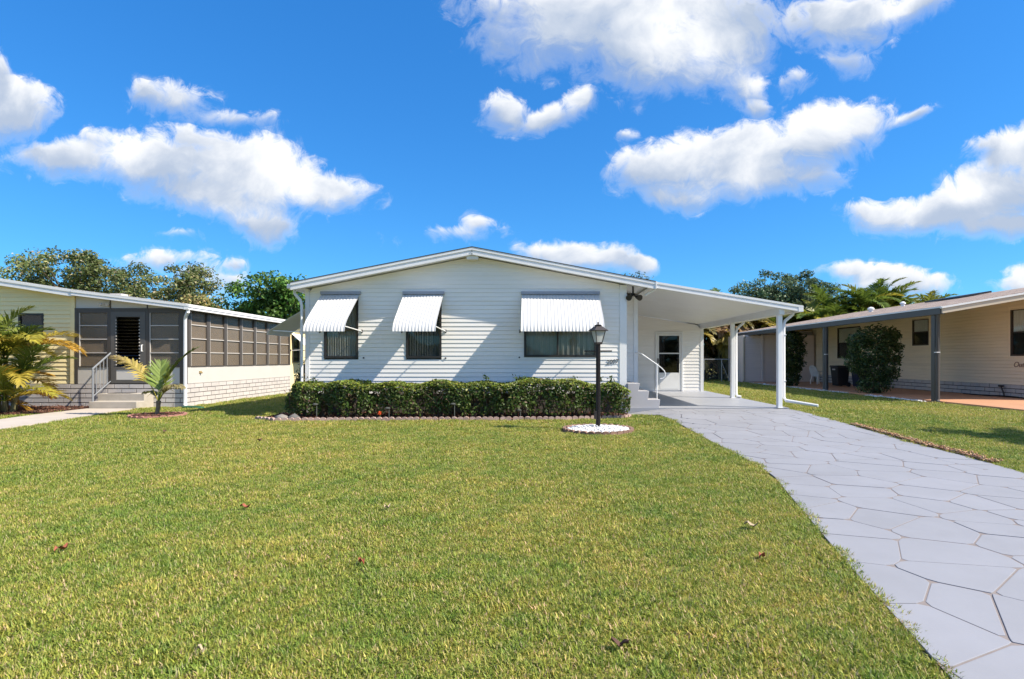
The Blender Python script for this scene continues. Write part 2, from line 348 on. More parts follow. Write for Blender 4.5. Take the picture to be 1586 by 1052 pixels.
# ------------------------------------------------------------------ driveway: flagstones with recessed joints
DRIVE = [(2.22,13.22),(2.24,12.85),(2.50,12.55),(2.80,12.2),(2.86,11.0),(2.85,8.5),(2.80,6.9),(2.70,6.2),(2.36,4.9),(1.98,3.4),(1.70,2.2),(1.45,1.2),
         (6.5,1.2),(6.3,1.8),(5.75,4.2),(5.62,6.0),(5.86,7.6),(6.02,9.5),(6.10,13.22)]
def build_driveway():
    joint = pm('flagstone_joint', (.215,.185,.175), .9, .2, 12, .2)
    stone = pm('grey_flagstone', (.275,.278,.298), .55, .10, 1.6, .12, 70, tint=(1.0,1.0,1.02), dirt=((.185,.18,.185), .5, .45), bdist=.004)
    ys = sorted(set([p[1] for p in DRIVE]+list(np.arange(1.3, 13.2, .4))))
    base = bpy.data.objects.new('driveway', None)
    # joint bed: horizontal strips that follow the slope
    mb = MB(); lim = []
    for y in ys:
        xsx = []
        for i in range(len(DRIVE)):
            (x0, y0), (x1, y1) = DRIVE[i], DRIVE[(i+1) % len(DRIVE)]
            if min(y0, y1) <= y <= max(y0, y1):
                xsx += [x0, x1] if abs(y1-y0) < 1e-9 else [x0+(x1-x0)*(y-y0)/(y1-y0)]
        lim.append((min(xsx), max(xsx)))
    for k in range(len(ys)-1):
        (a0, b0), (a1, b1) = lim[k], lim[k+1]
        q = []
        for fx in np.linspace(0, 1, 5): q.append((a0+(b0-a0)*fx, ys[k]))
        r = [(a1+(b1-a1)*fx, ys[k+1]) for fx in np.linspace(0, 1, 5)]
        for i in range(4):
            P = [q[i], q[i+1], r[i+1], r[i]]
            mb.add([(x, y, gz(x, y)+.0120) for x, y in P], [(0, 1, 2, 3)])
    base = mb.build('driveway', joint); tag(base, kind='structure')
    rs = random.Random(11); seeds = []
    y = 1.0; row = 0
    while y < 13.4:
        x = .2+(row % 2)*.45+rs.random()*.3
        while x < 7.6:
            seeds.append((x+rs.uniform(-.20, .20), y+rs.uniform(-.20, .20))); x += rs.uniform(.36, .78)
        y += rs.uniform(.33, .50); row += 1
    for i, (sx, sy) in enumerate(seeds):
        poly = list(DRIVE)
        for j, (tx, ty) in enumerate(seeds):
            if i == j or abs(tx-sx) > 2.0 or abs(ty-sy) > 2.0: continue
            a, b = tx-sx, ty-sy; l = math.hypot(a, b); a /= l; b /= l
            gap = .0052+.002*math.sin(i*1.7+j)
            poly = clip_half(poly, a, b, a*(sx+tx)/2+b*(sy+ty)/2-gap)
            if len(poly) < 3: break
        if len(poly) < 3: continue
        # soften corners and bow the sides a little
        q = []
        n = len(poly)
        for k in range(n):
            p, c, nx = poly[k-1], poly[k], poly[(k+1) % n]
            for o in (p, nx):
                l = math.hypot(o[0]-c[0], o[1]-c[1]); t = min(.035/max(l, 1e-6), .3)
                q.append((c[0]+(o[0]-c[0])*t, c[1]+(o[1]-c[1])*t))
        ar = abs(sum(q[k-1][0]*q[k][1]-q[k][0]*q[k-1][1] for k in range(len(q))))/2
        if ar < .004: continue
        cx = sum(p[0] for p in q)/len(q); cy = sum(p[1] for p in q)/len(q)
        h = rs.uniform(-.0015, .0015); n = len(q)
        lo = [(x, y, gz(x, y)+.004) for x, y in q]
        mi = [(x, y, gz(x, y)+.0150+h) for x, y in q]
        hi = []
        for x, y in q:
            l = math.hypot(x-cx, y-cy); t = max(0, 1-.004/max(l, .02)); X, Y = cx+(x-cx)*t, cy+(y-cy)*t
            hi.append((X, Y, gz(X, Y)+.0158+h))
        m = MB().add(lo+mi+hi, [tuple(range(2*n, 3*n))]+[(k, (k+1) % n, n+(k+1) % n, n+k) for k in range(n)]+[(n+k, n+(k+1) % n, 2*n+(k+1) % n, 2*n+k) for k in range(n)])
        m.build('flagstone', stone, base)
build_driveway()
def sheet(name, poly, z, mat, thick=.1, kind='structure'):
    """flat slab with a z given per corner or once"""
    n = len(poly); zz = z if isinstance(z, (list, tuple)) else [z]*n
    o = MB().add([(x, y, zz[i]-thick) for i, (x, y) in enumerate(poly)]+[(x, y, zz[i]) for i, (x, y) in enumerate(poly)],
             [tuple(range(n))[::-1], tuple(range(n, 2*n))]+[(i, (i+1) % n, n+(i+1) % n, n+i) for i in range(n)]).build(name, mat)
    return tag(o, kind=kind)
sheet('carport_floor', [(2.2,13.232),(6.12,13.232),(6.12,19.7),(2.2,19.7)], [.168,.168,.212,.212], M_greyslab, .2)
PATH = [(-11.75,14.64),(-11.70,13.0),(-11.45,11.6),(-11.2,10.0),(-11.1,7),(-9.75,7),(-9.9,10.0),(-10.05,11.6),(-10.35,13.2),(-10.48,14.64)]
sheet('garden_path', PATH, .03, pm('path_concrete', (.50,.44,.38), .85, .14, 3, .2, 60, dirt=((.33,.27,.2), 1.6, .4)), .1)
PATIO = [(11.95,5),(15.6,5),(15.6,30.6),(11.95,30.6)]
sheet('neighbour_patio', PATIO, .10, pm('terracotta_painted_slab', (.52,.27,.155), .6, .14, 1.8, .1, 60, dirt=((.3,.16,.1), 1.1, .4)), .2)
BED = [(-5.95,12.05),(-5.5,11.86),(-3.5,11.98),(0.5,12.12),(2.05,12.42),(2.22,12.8),(2.22,13.38),(-6.0,13.38)]
M_mulch = pm('red_brown_mulch', (.085,.036,.024), .95, .4, 20, .6, 60)
sheet('mulch_bed', BED, .028, M_mulch, .06)
LBED = [(-15.5,12.6),(-13.0,12.75),(-12.0,13.1),(-11.80,13.6),(-11.80,15.42),(-15.5,15.42)]
sheet('palm_bed', LBED, .028, M_mulch, .06)

# ------------------------------------------------------------------ siding, bricks, windows
def siding(parent, mat, axis, plane, out, rows0, rows1, pitch, ul, ur, holes=(), proud=.014, back=.03):
    """lap boards, each its own object. axis 'x': wall runs along x at y=plane, faces out(-1/+1 along y). ul/ur: functions of z"""
    z = rows0
    while z < rows1-.01:
        zb = min(z+pitch, rows1)
        a0, b0, a1, b1 = ul(z), ur(z), ul(zb), ur(zb)
        if b0-a0 < .05: break
        if b1 < a1: a1 = b1 = (a1+b1)/2
        segs = [(a0, b0, a1, b1)]
        for h0, h1, hz0, hz1 in holes:
            ov = min(zb, hz1)-max(z, hz0)
            if ov > .45*pitch:
                ns = []
                for (p, q, p1, q1) in segs:
                    if q <= h0 or p >= h1: ns.append((p, q, p1, q1)); continue
                    if p < h0: ns.append((p, h0, p1, h0))
                    if q > h1: ns.append((h1, q, h1, q1))
                segs = ns
        cut = []
        for (p, q, p1, q1) in segs:
            lo = p; sx = math.floor(p/3.66)*3.66+((round((z-rows0)/pitch)//2) % 3)*1.22
            while sx < q-.4:
                if sx > p+.4 and sx > p1+.05 and sx < q1-.05: cut.append((lo, sx, p1 if lo == p else lo, sx)); lo = sx
                sx += 3.66
            cut.append((lo, q, p1 if lo == p else lo, q1))
        pr0 = proud
        for (p, q, p1, q1) in cut:
            proud = pr0+random.uniform(-.0018, .0018)
            prof = [(p, plane+out*proud, z), (q, plane+out*proud, z), (q1, plane+out*.002, zb+.002), (p1, plane+out*.002, zb+.002),
                    (p, plane-out*back, z), (q, plane-out*back, z), (q1, plane-out*back, zb), (p1, plane-out*back, zb)]
            # a rounded lower lip
            prof += [(p, plane+out*(proud-.003), z-.006), (q, plane+out*(proud-.003), z-.006)]
            vs = [(u, w, zz) if axis == 'x' else (w, u, zz) for u, w, zz in prof]
            fs = [(0,1,2,3),(8,9,1,0),(4,5,9,8),(3,2,6,7),(7,6,5,4),(0,3,7,4,8),(1,9,5,6,2)]
            if (out < 0) != (axis == 'x'): fs = [f[::-1] for f in fs]
            MB().add(vs, fs).build('siding_board', mat, parent)
        proud = pr0; z = zb
BRICK = {}
def bricks(parent, mat, axis, plane, out, u0, u1, z0, rows, h=.125, l=.405, gap=.014, proud=.012):
    key = (axis, l, h, gap)
    if key not in BRICK:
        b = MB(); L2, H2 = (l-gap)/2, (h-gap)/2; D = .03
        if axis == 'x': b.box(-L2, L2, -D, D, -H2, H2)
        else: b.box(-D, D, -L2, L2, -H2, H2)
        me = bpy.data.meshes.new('brick'); me.from_pydata(b.v, [], b.f); me.materials.append(mat); BRICK[key] = me
    o0 = wloc(parent)
    for r in range(rows):
        u = u0-(r % 2)*l/2
        while u < u1-.02:
            a, b = max(u, u0), min(u+l, u1); k = (b-a-gap)/(l-gap)
            if k > .1:
                c = (a+b)/2; w = plane+out*(proud-.03+random.uniform(-.002, .002)); z = z0+h*(r+.5)
                p = Vector((c, w, z) if axis == 'x' else (w, c, z))-o0
                link('brick', BRICK[key], parent, p, (k, 1, 1) if axis == 'x' else (1, k, 1))
            u += l
def window(parent, axis, plane, out, u0, u1, z0, z1, panes, frame=.045, curtain=None, glass=None, name='window', depth=.05, curt_z=None, fmat=None):
    """frame with its panes (and what hangs behind) as sub-parts; panes: list of (u0,u1,z0,z1) fractions"""
    fm = fmat or M_bronze; f = frame
    def bx(mb, a0, a1, w0, w1, c0, c1):
        w0, w1 = sorted((plane+out*w0, plane+out*w1))
        return mb.box(a0, a1, w0, w1, c0, c1) if axis == 'x' else mb.box(w0, w1, a0, a1, c0, c1)
    m = MB()
    bx(m, u0, u1, -.08, .026, z0, z0+f); bx(m, u0, u1, -.08, .0262, z1-f, z1)
    bx(m, u0, u0+f, -.08, .024, z0+f, z1-f); bx(m, u1-f, u1, -.08, .024, z0+f, z1-f)
    iu0, iu1, iz0, iz1 = u0+f, u1-f, z0+f, z1-f; du, dz = iu1-iu0, iz1-iz0
    for a, b, c, d in panes:      # meeting rails between panes
        if a > 0: bx(m, iu0+a*du-.02, iu0+a*du+.02, -.03, .018, iz0+c*dz, iz0+d*dz)
        if c > 0: bx(m, iu0+a*du, iu0+b*du, -.03, .0165, iz0+c*dz-.02, iz0+c*dz+.02)
    w = m.build(name, fm, parent)
    for a, b, c, d in panes:
        g = MB(); ga = iu0+a*du+(.02 if a > 0 else 0); gb = iu0+b*du-(.02 if b < 1 else 0)
        gc = iz0+c*dz+(.02 if c > 0 else 0); gd = iz0+d*dz-(.02 if d < 1 else 0)
        bx(g, ga, gb, -.012, -.006, gc, gd); g.build('pane', glass or M_glass, w)
    if curtain:
        V = []; nn = 90; cz0, cz1 = curt_z or (iz0, iz1)
        for i in range(nn+1):
            u = iu0+du*i/nn; wv = plane-out*(.036+.010*math.sin(i*.9)+.005*math.sin(i*2.3+1))
            for zz in (cz0, cz1): V.append((u, wv, zz) if axis == 'x' else (wv, u, zz))
        MB().add(V, [(2*i, 2*i+2, 2*i+3, 2*i+1) for i in range(nn)]).build('curtain', curtain, w, smooth=True)
    return w
def awning(parent, axis, plane, out, u0, u1, ztop, prof, mat, rail=True, pitch=.076, arm_z=2.02, name='awning'):
    """corrugated sheet-metal awning; prof = (out distance, z) down the slope"""
    def pt(u, w, z): return (u, plane+out*w, z) if axis == 'x' else (plane+out*w, u, z)
    nr = max(2, round((u1-u0)/pitch)); ns = nr*8
    P = [Vector((w, z)) for w, z in prof]; V = []
    for k, p in enumerate(P):
        t = (P[min(k+1, len(P)-1)]-P[max(k-1, 0)]).normalized(); n = Vector((-t.y, t.x))
        for side in (0, 1):
            for i in range(ns+1):
                c = math.cos(2*math.pi*i/8); c = math.copysign(abs(c)**.6, c)
                q = p+n*(.0048*c-.004*side); V.append(pt(u0+(u1-u0)*i/ns, q.x, q.y))
    w = ns+1; F = []
    for k in range(len(P)-1):
        for i in range(ns):
            a = k*2*w+i; b = a+2*w
            F += [(a, a+1, b+1, b), (a+w, b+w, b+w+1, a+w+1)]
        a = k*2*w; F += [(a, a+2*w, a+3*w, a+w), (a+ns, a+w+ns, a+3*w+ns, a+2*w+ns)]
    for k in (0, len(P)-1):
        for i in range(ns): F.append((k*2*w+i, k*2*w+w+i, k*2*w+w+i+1, k*2*w+i+1))
    o = MB().add(V, F).build(name, mat, parent, smooth=True)
    if rail:
        m = MB(); b = [plane+out*.0145, plane+out*.07]; b.sort()
        args = (u0-.02, u1+.02, b[0], b[1], ztop+.005, ztop+.075) if axis == 'x' else (b[0], b[1], u0-.02, u1+.02, ztop+.005, ztop+.075)
        m.box(*args); m.build('hinge_rail', pm('grey_hinge_rail', (.30,.32,.38), .45, .1), o)
    wo, zo = prof[-3]
    for u, s in ((u0, -1), (u1, 1)):
        MB().tube([pt(u-s*.03, wo-.04, zo-.03), pt(u+s*.05, .02, arm_z-.02)], .012, 6).build('awning_arm', M_alum, o)
        MB().tube([pt(u+s*.05, .012, arm_z-.05), pt(u+s*.05, .022, arm_z+.02)], .02, 6).build('arm_bracket', M_bronze, o)
    return o

# ------------------------------------------------------------------ the white house with its carport
YW = 13.42                                             # front wall
AP = (-1.427, 3.962); EL = (-5.695, 3.127); ER = (2.90, 3.148); CE = (6.354, 2.587)
def roof_z(x):
    if x <= AP[0]: return AP[1]+(x-AP[0])*(AP[1]-EL[1])/(AP[0]-EL[0])
    if x <= ER[0]: return AP[1]+(x-AP[0])*(ER[1]-AP[1])/(ER[0]-AP[0])
    return ER[1]+(x-ER[0])*(CE[1]-ER[1])/(CE[0]-ER[0])
def build_house():
    H = thing('mobile_home', (-1.6, YW, 0), 'white lap-sided single-storey home with striped metal awnings and an attached carport', 'house')
    X0, X1 = -5.49, 2.27
    def ul(z):
        x = AP[0]+(z+.16-AP[1])*(EL[0]-AP[0])/(EL[1]-AP[1]); return max(X0+.10, x)
    def ur(z):
        x = AP[0]+(z+.16-AP[1])*(ER[0]-AP[0])/(ER[1]-AP[1]); return min(X1-.17, x)
    wl = MB().prism([(X0+.02,.05),(X1-.02,.05),(X1-.02,roof_z(X1)-.14),(AP[0],AP[1]-.14),(X0+.02,roof_z(X0)-.14)], YW+.10, 24.0).build('front_wall', M_white, H)
    WIN = [(-5.04,-4.21,1.354,2.82),(-3.06,-2.20,1.354,2.82),(-.21,1.55,1.377,2.82)]
    siding(wl, M_vinyl, 'x', YW, -1, .50, 3.80, .1016, ul, ur, WIN, back=.09)
    box('skirting', (X0+.06, X1-.06, YW+.03, YW+.0995, .0, .50), pm('brown_skirting', (.11,.095,.085), .8, .2, 3), H)
    # corner boards and frieze
    for (a, b, y0, y1, z1) in ((X0, X0+.10, YW-.024, YW+.35, roof_z(X0+.05)-.16), (X1-.17, X1, YW-.024, YW+.35, roof_z(X1-.08)-.16)):
        box('corner_board', (a, b, y0, y1, .04, z1), M_alum, H)
    # alcove wall to the right of the front
    aw = box('alcove_wall', (X1-.3, 2.66, 14.70, 24.0, .10, roof_z(2.7)-.15), M_white, H)
    siding(aw, M_vinyl, 'x', 14.64, -1, .70, 2.98, .1016, lambda z: X1-.3, lambda z: 2.66, back=.05)
    box('corner_board', (2.66, 2.77, 14.615, 14.95, .2, roof_z(2.72)-.15), M_alum, H)
    siding(aw, M_vinyl, 'y', 2.70, 1, .3, 2.95, .1016, lambda z: 14.95, lambda z: 19.45, back=.03)
    # roof
    rf = MB()
    pr = lambda off, x0, x1: [(x0, roof_z(x0)-off[0]), (AP[0], AP[1]-off[0]), (x1, roof_z(x1)-off[0]), (x1, roof_z(x1)-off[1]), (AP[0], AP[1]-off[1]), (x0, roof_z(x0)-off[1])]
    top = [(EL[0]-.02, roof_z(EL[0]-.02)+.016), (AP[0], AP[1]+.018), (ER[0], ER[1]+.016), (ER[0], ER[1]), (AP[0], AP[1]), (EL[0]-.02, roof_z(EL[0]-.02))]
    roof = rf.prism(top, 13.035, 24.3).build('roof', M_shingle_dark, H)
    MB().prism(pr((.003, .135), EL[0]+.03, 2.85), 13.11, 24.2).build('soffit', M_white, roof)
    for (o0, o1, y0) in ((.0, .062, 13.042), (.062, .122, 13.060), (.122, .172, 13.050)):
        MB().prism(pr((o0+.001, o1), EL[0], ER[0]), y0, 13.108).build('rake_fascia', M_gutter, roof)
    MB().box(-1.56,-1.29,13.112,13.29,3.70,3.775).build('vent_block', M_white, roof)
    m = MB(); 
    m.box(AP[0]-.012, AP[0]+.012, 13.030, 13.045, 3.86, 3.875).build('fascia_screw', M_bronze, roof)
    MB().box(AP[0]-.012, AP[0]+.012, 13.044, 13.062, 3.805, 3.82).build('fascia_screw', M_bronze, roof)
    # side gutter and downspout on the left corner
    MB().box(EL[0]-.10, EL[0]-.002, 13.07, 24, 2.99, 3.10).build('gutter', M_gutter, H, bevel=.02)
    MB().tube([(-5.70,13.30,2.99),(-5.70,13.30,2.90),(-5.56,13.30,2.74),(-5.53,13.30,2.6),(-5.53,13.30,.12)], .034, 8).build('downspout', M_gutter, H, smooth=True)
    # windows and awnings
    prof = [(.03,2.885),(.30,2.69),(.60,2.47),(.85,2.285),(.97,2.185),(1.05,2.095),(1.095,2.02),(1.11,1.945)]
    for i, (a, b, c, d) in enumerate(WIN):
        pn = [(0, 1, 0, .47), (0, 1, .47, 1)] if i < 2 else [(0, .46, 0, 1), (.46, 1, 0, 1)]
        if i == 1: pn = [(0, 1, 0, 1)]
        window(H, 'x', YW, -1, a, b, c, d, pn, .05 if i < 2 else .055, (pm('pale_curtain', (.46,.46,.44), .9, .12, 6), M_curtain, pm('grey_curtain', (.36,.365,.34), .9, .15, 6))[i])
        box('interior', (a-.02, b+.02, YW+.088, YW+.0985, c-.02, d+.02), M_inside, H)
    for a, b in ((-5.09,-4.17),(-3.11,-2.15),(-.26,1.60)):
        awning(H, 'x', YW, -1, a, b, 2.885, prof, M_awn)
    for x, z in ((-4.08,1.36),(-2.10,1.355),(-.32,1.372)):
        MB().tube([(x, YW-.012, z), (x, YW-.03, z)], .02, 8).build('awning_catch', M_bronze, H)
    # awning on the left side wall
    awning(H, 'y', X0, -1, 13.60, 14.9, 2.60, [(.02,2.60),(.4,2.38),(.75,2.17),(.92,2.06),(1.0,1.99),(1.03,1.93)], M_alum, rail=True, arm_z=2.0, name='side_awning')
    # house number
    cu = bpy.data.curves.new('house_number', 'FONT'); cu.body = '2007'; cu.size = .145; cu.shear = .28; cu.extrude = .004; cu.space_character = 1.02
    to = bpy.data.objects.new('tmp', cu); col.objects.link(to); dg = bpy.context.evaluated_depsgraph_get()
    me = bpy.data.meshes.new_from_object(to.evaluated_get(dg)); bpy.data.objects.remove(to)
    me.materials.append(pm('grey_metal_digits', (.11,.11,.115), .45, .2, 20))
    o = link('house_number', me, H, Vector((1.775, YW-.020, 1.20))-wloc(H)); o.rotation_euler = (R(90), R(-7), 0)
    # carport roof
    CR = MB().prism([(ER[0]+.002, ER[1]-.001), CE, (CE[0], CE[1]-.02), (ER[0]+.002, ER[1]-.021)], 13.09, 19.9).build('carport_roof', M_white, H)
    MB().prism([(2.72, roof_z(2.9)-.1345), (ER[0]+.05, ER[1]-.13), (CE[0]-.05, CE[1]-.095), (CE[0]-.05, CE[1]-.115), (ER[0], ER[1]-.152), (2.72, roof_z(2.9)-.155)], 13.11, 19.9).build('ceiling', pm('carport_ceiling', (.72,.715,.69), .5, .05, 1.5, dirt=((.5,.46,.4), 1.0, .25)), CR)
    for (o0, o1, y0) in ((.0, .050, 13.044), (.050, .10, 13.062), (.10, .145, 13.052)):
        MB().prism([(ER[0]+.004, ER[1]-o0), (CE[0], CE[1]-o0), (CE[0], CE[1]-o1), (ER[0]+.004, ER[1]-o1)], y0, 13.10).build('front_fascia', M_gutter, CR)
    box('fascia_joint', (ER[0]-.012, ER[0]+.016, 13.034, 13.08, ER[1]-.165, ER[1]+.006), M_gutter, CR)
    MB().box(CE[0]-.11, CE[0]+.012, 13.045, 19.95, CE[1]-.146, CE[1]-.004).build('gutter', M_gutter, CR, bevel=.008)
    box('beam', (5.83, 5.95, 13.12, 19.9, 2.385, 2.545), M_white, H)
    for y in (13.26, 16.37):
        zb = .168+(y-13.25)*.0069
        p = MB().box(5.835, 5.945, y-.055, y+.055, zb, 2.392).build('carport_post', M_alum, H, bevel=.012)
        MB().box(5.82, 5.96, y-.07, y+.07, zb, zb+.008).build('base_plate', M_alum, p)
        pa = [(6.28, y+.10, 2.47), (6.26, y+.10, 2.41), (6.05, y+.06, 2.24), (6.01, y+.03, 2.14), (6.01, y+.03, .42 if y < 14 else .30)]
        pa += [(6.05, y+.0, .34), (6.6, y-.42, .25)] if y < 14 else [(6.04, y+.0, .235), (6.13, y-.05, .22)]
        MB().tube(pa, .037, 8).build('downspout', M_gutter, H, smooth=True)
    for z in (.8, 1.9):
        box('spout_strap', (5.966, 6.052, 13.245, 13.335, z, z+.02), M_gutter, H)
    # utility room closing the back of the carport
    rw = box('utility_wall', (2.6, 5.95, 19.48, 22.5, .15, 2.52), M_white, H)
    zc = lambda x: roof_z(x)-.16
    D0, D1 = 4.28, 5.24
    siding(rw, M_vinyl, 'x', 19.40, -1, .245, 2.86, .1143, lambda z: 2.70, lambda z: min(5.86, ER[0]+(z+.16-ER[1])*(CE[0]-ER[0])/(CE[1]-ER[1])), [(D0, D1, .2, 2.29)], back=.075)
    MB().box(5.86, 5.965, 19.375, 19.60, .20, 2.50).build('corner_board', M_alum, H)
    box('wall_sill', (2.75, 5.96, 19.385, 19.5, .205, .243), M_gutter, H)
    fr = MB(); fr.box(D0, D0+.05, 19.355, 19.47, .245, 2.29).box(D1-.05, D1, 19.355, 19.47, .245, 2.29).box(D0+.05, D1-.05, 19.357, 19.47, 2.24, 2.29)
    dr = fr.build('storm_door', M_alum, H)
    a, b = D0+.052, D1-.052
    dm = MB(); dm.box(a, a+.075, 19.368, 19.40, .25, 2.235).box(b-.075, b, 19.368, 19.40, .25, 2.235).box(a+.075, b-.075, 19.369, 19.40, 2.15, 2.235)
    dm.box(a+.075, b-.075, 19.369, 19.40, .25, .86).box(a+.075, b-.075, 19.366, 19.398, 1.515, 1.555)
    dm.build('door_leaf', pm('door_white', (.72,.72,.71), .4, .05, 3), dr)
    box('kick_panel', (a+.11, b-.11, 19.364, 19.372, .30, .80), M_white, dr)
    box('pane', (a+.075, b-.075, 19.385, 19.390, .86, 1.515), M_glass_dk, dr); box('pane', (a+.075, b-.075, 19.387, 19.392, 1.555, 2.15), M_glass_dk, dr)
    box('inner_door', (a+.06, b-.06, 19.43, 19.46, .25, 2.2), pm('tan_inner_door', (.20,.145,.11), .6, .1, 4), dr)
    MB().box(a+.02, a+.055, 19.335, 19.368, 1.20, 1.36).tube([(a+.04, 19.345, 1.28), (a+.04, 19.318, 1.28), (a+.04, 19.318, 1.36)], .01, 6).build('door_handle', M_bronze, dr)
    # twin floodlight under the soffit
    fl = MB().lathe([(.05, 2.90), (.05, 2.93), (.022, 2.94), (.022, 3.11)], 2.44, 13.5, 12).build('floodlight', M_bronze, H)
    for dx, s in ((-.09, -1), (.09, 1)):
        MB().tube([(2.44, 13.5, 2.9), (2.44+dx*.6, 13.46, 2.86), (2.44+dx, 13.40, 2.83), (2.44+dx*1.5, 13.31, 2.80)], [.018, .03, .055, .075], 10).build('lamp_head', M_bronze, fl, smooth=True)
    MB().tube([(2.70, 13.34, 2.86), (2.92, 13.16, 2.99)], .025, 6).build('soffit_brace', M_white, H)
    return H
build_house()

def build_steps():
    T = thing('entry_steps', (2.6, 13.9, .17), 'grey moulded three-step entry stair with a thin curved handrail under the carport', 'steps')
    pr = [(2.275,.16),(3.02,.165),(3.05,.365),(2.755,.365),(2.785,.57),(2.53,.57),(2.56,.752),(2.275,.752)]
    MB().prism(pr, 13.27, 14.58).build('stair_body', pm('grey_step_paint', (.43,.42,.43), .5, .06, 3, .1, 40, dirt=((.4,.39,.38), 2, .3)), T, bevel=.008)
    y = 13.36
    MB().tube([(2.72,14.62,1.50),(2.66,14.2,1.49),(2.60,13.55,1.475),(2.64,y,1.445),(3.00,y,1.195),(3.10,y,1.115),(3.165,y,1.05),(3.195,y,.98),(3.18,y,.91),(3.13,y,.865),(3.07,y,.86)], .011, 8).build('handrail', M_alum, T, smooth=True)
    MB().tube([(2.99,y,.36),(2.99,y,1.20)], .013, 8).build('rail_post', M_alum, T, smooth=True)
build_steps()

# ------------------------------------------------------------------ neighbour on the left: yellow siding, screened porch
M_yell = pm('pale_yellow_siding', (.88,.75,.43), .55, .06, 1.5, .1, 25, stretch=(.6,.6,9), dirt=((.5,.44,.3), 1.0, .3), bdist=.004)
M_pframe = pm('taupe_porch_frame', (.075,.065,.058), .45, .12, 4)
M_rail = pm('pale_window_rail', (.52,.49,.46), .4, .1, 5)
M_film = pm('tinted_vinyl_pane', (.33,.27,.21), .22, .14, 2.5, .25, 3, spec=.5, bdist=.03)
def _film():
    nt = M_film.node_tree; N = nt.nodes; L = nt.links; tr = N.new('ShaderNodeBsdfTransparent'); tr.inputs[0].default_value = (.8,.78,.75,1)
    mx = N.new('ShaderNodeMixShader'); mx.inputs[0].default_value = .62; L.new(N['Principled BSDF'].outputs[0], mx.inputs[1]); L.new(tr.outputs[0], mx.inputs[2]); L.new(mx.outputs[0], N['Material Output'].inputs[0])
_film()
M_panel = pm('white_wall_panel', (.55,.53,.50), .5, .05, 2, dirt=((.5,.45,.4), 1.5, .25))
M_brick = pm('whitewashed_block', (.53,.495,.48), .75, .16, 3, .35, 70, dirt=((.38,.33,.31), 5, .4))
M_mortar = pm('dark_mortar', (.10,.085,.08), .95, .2, 8)
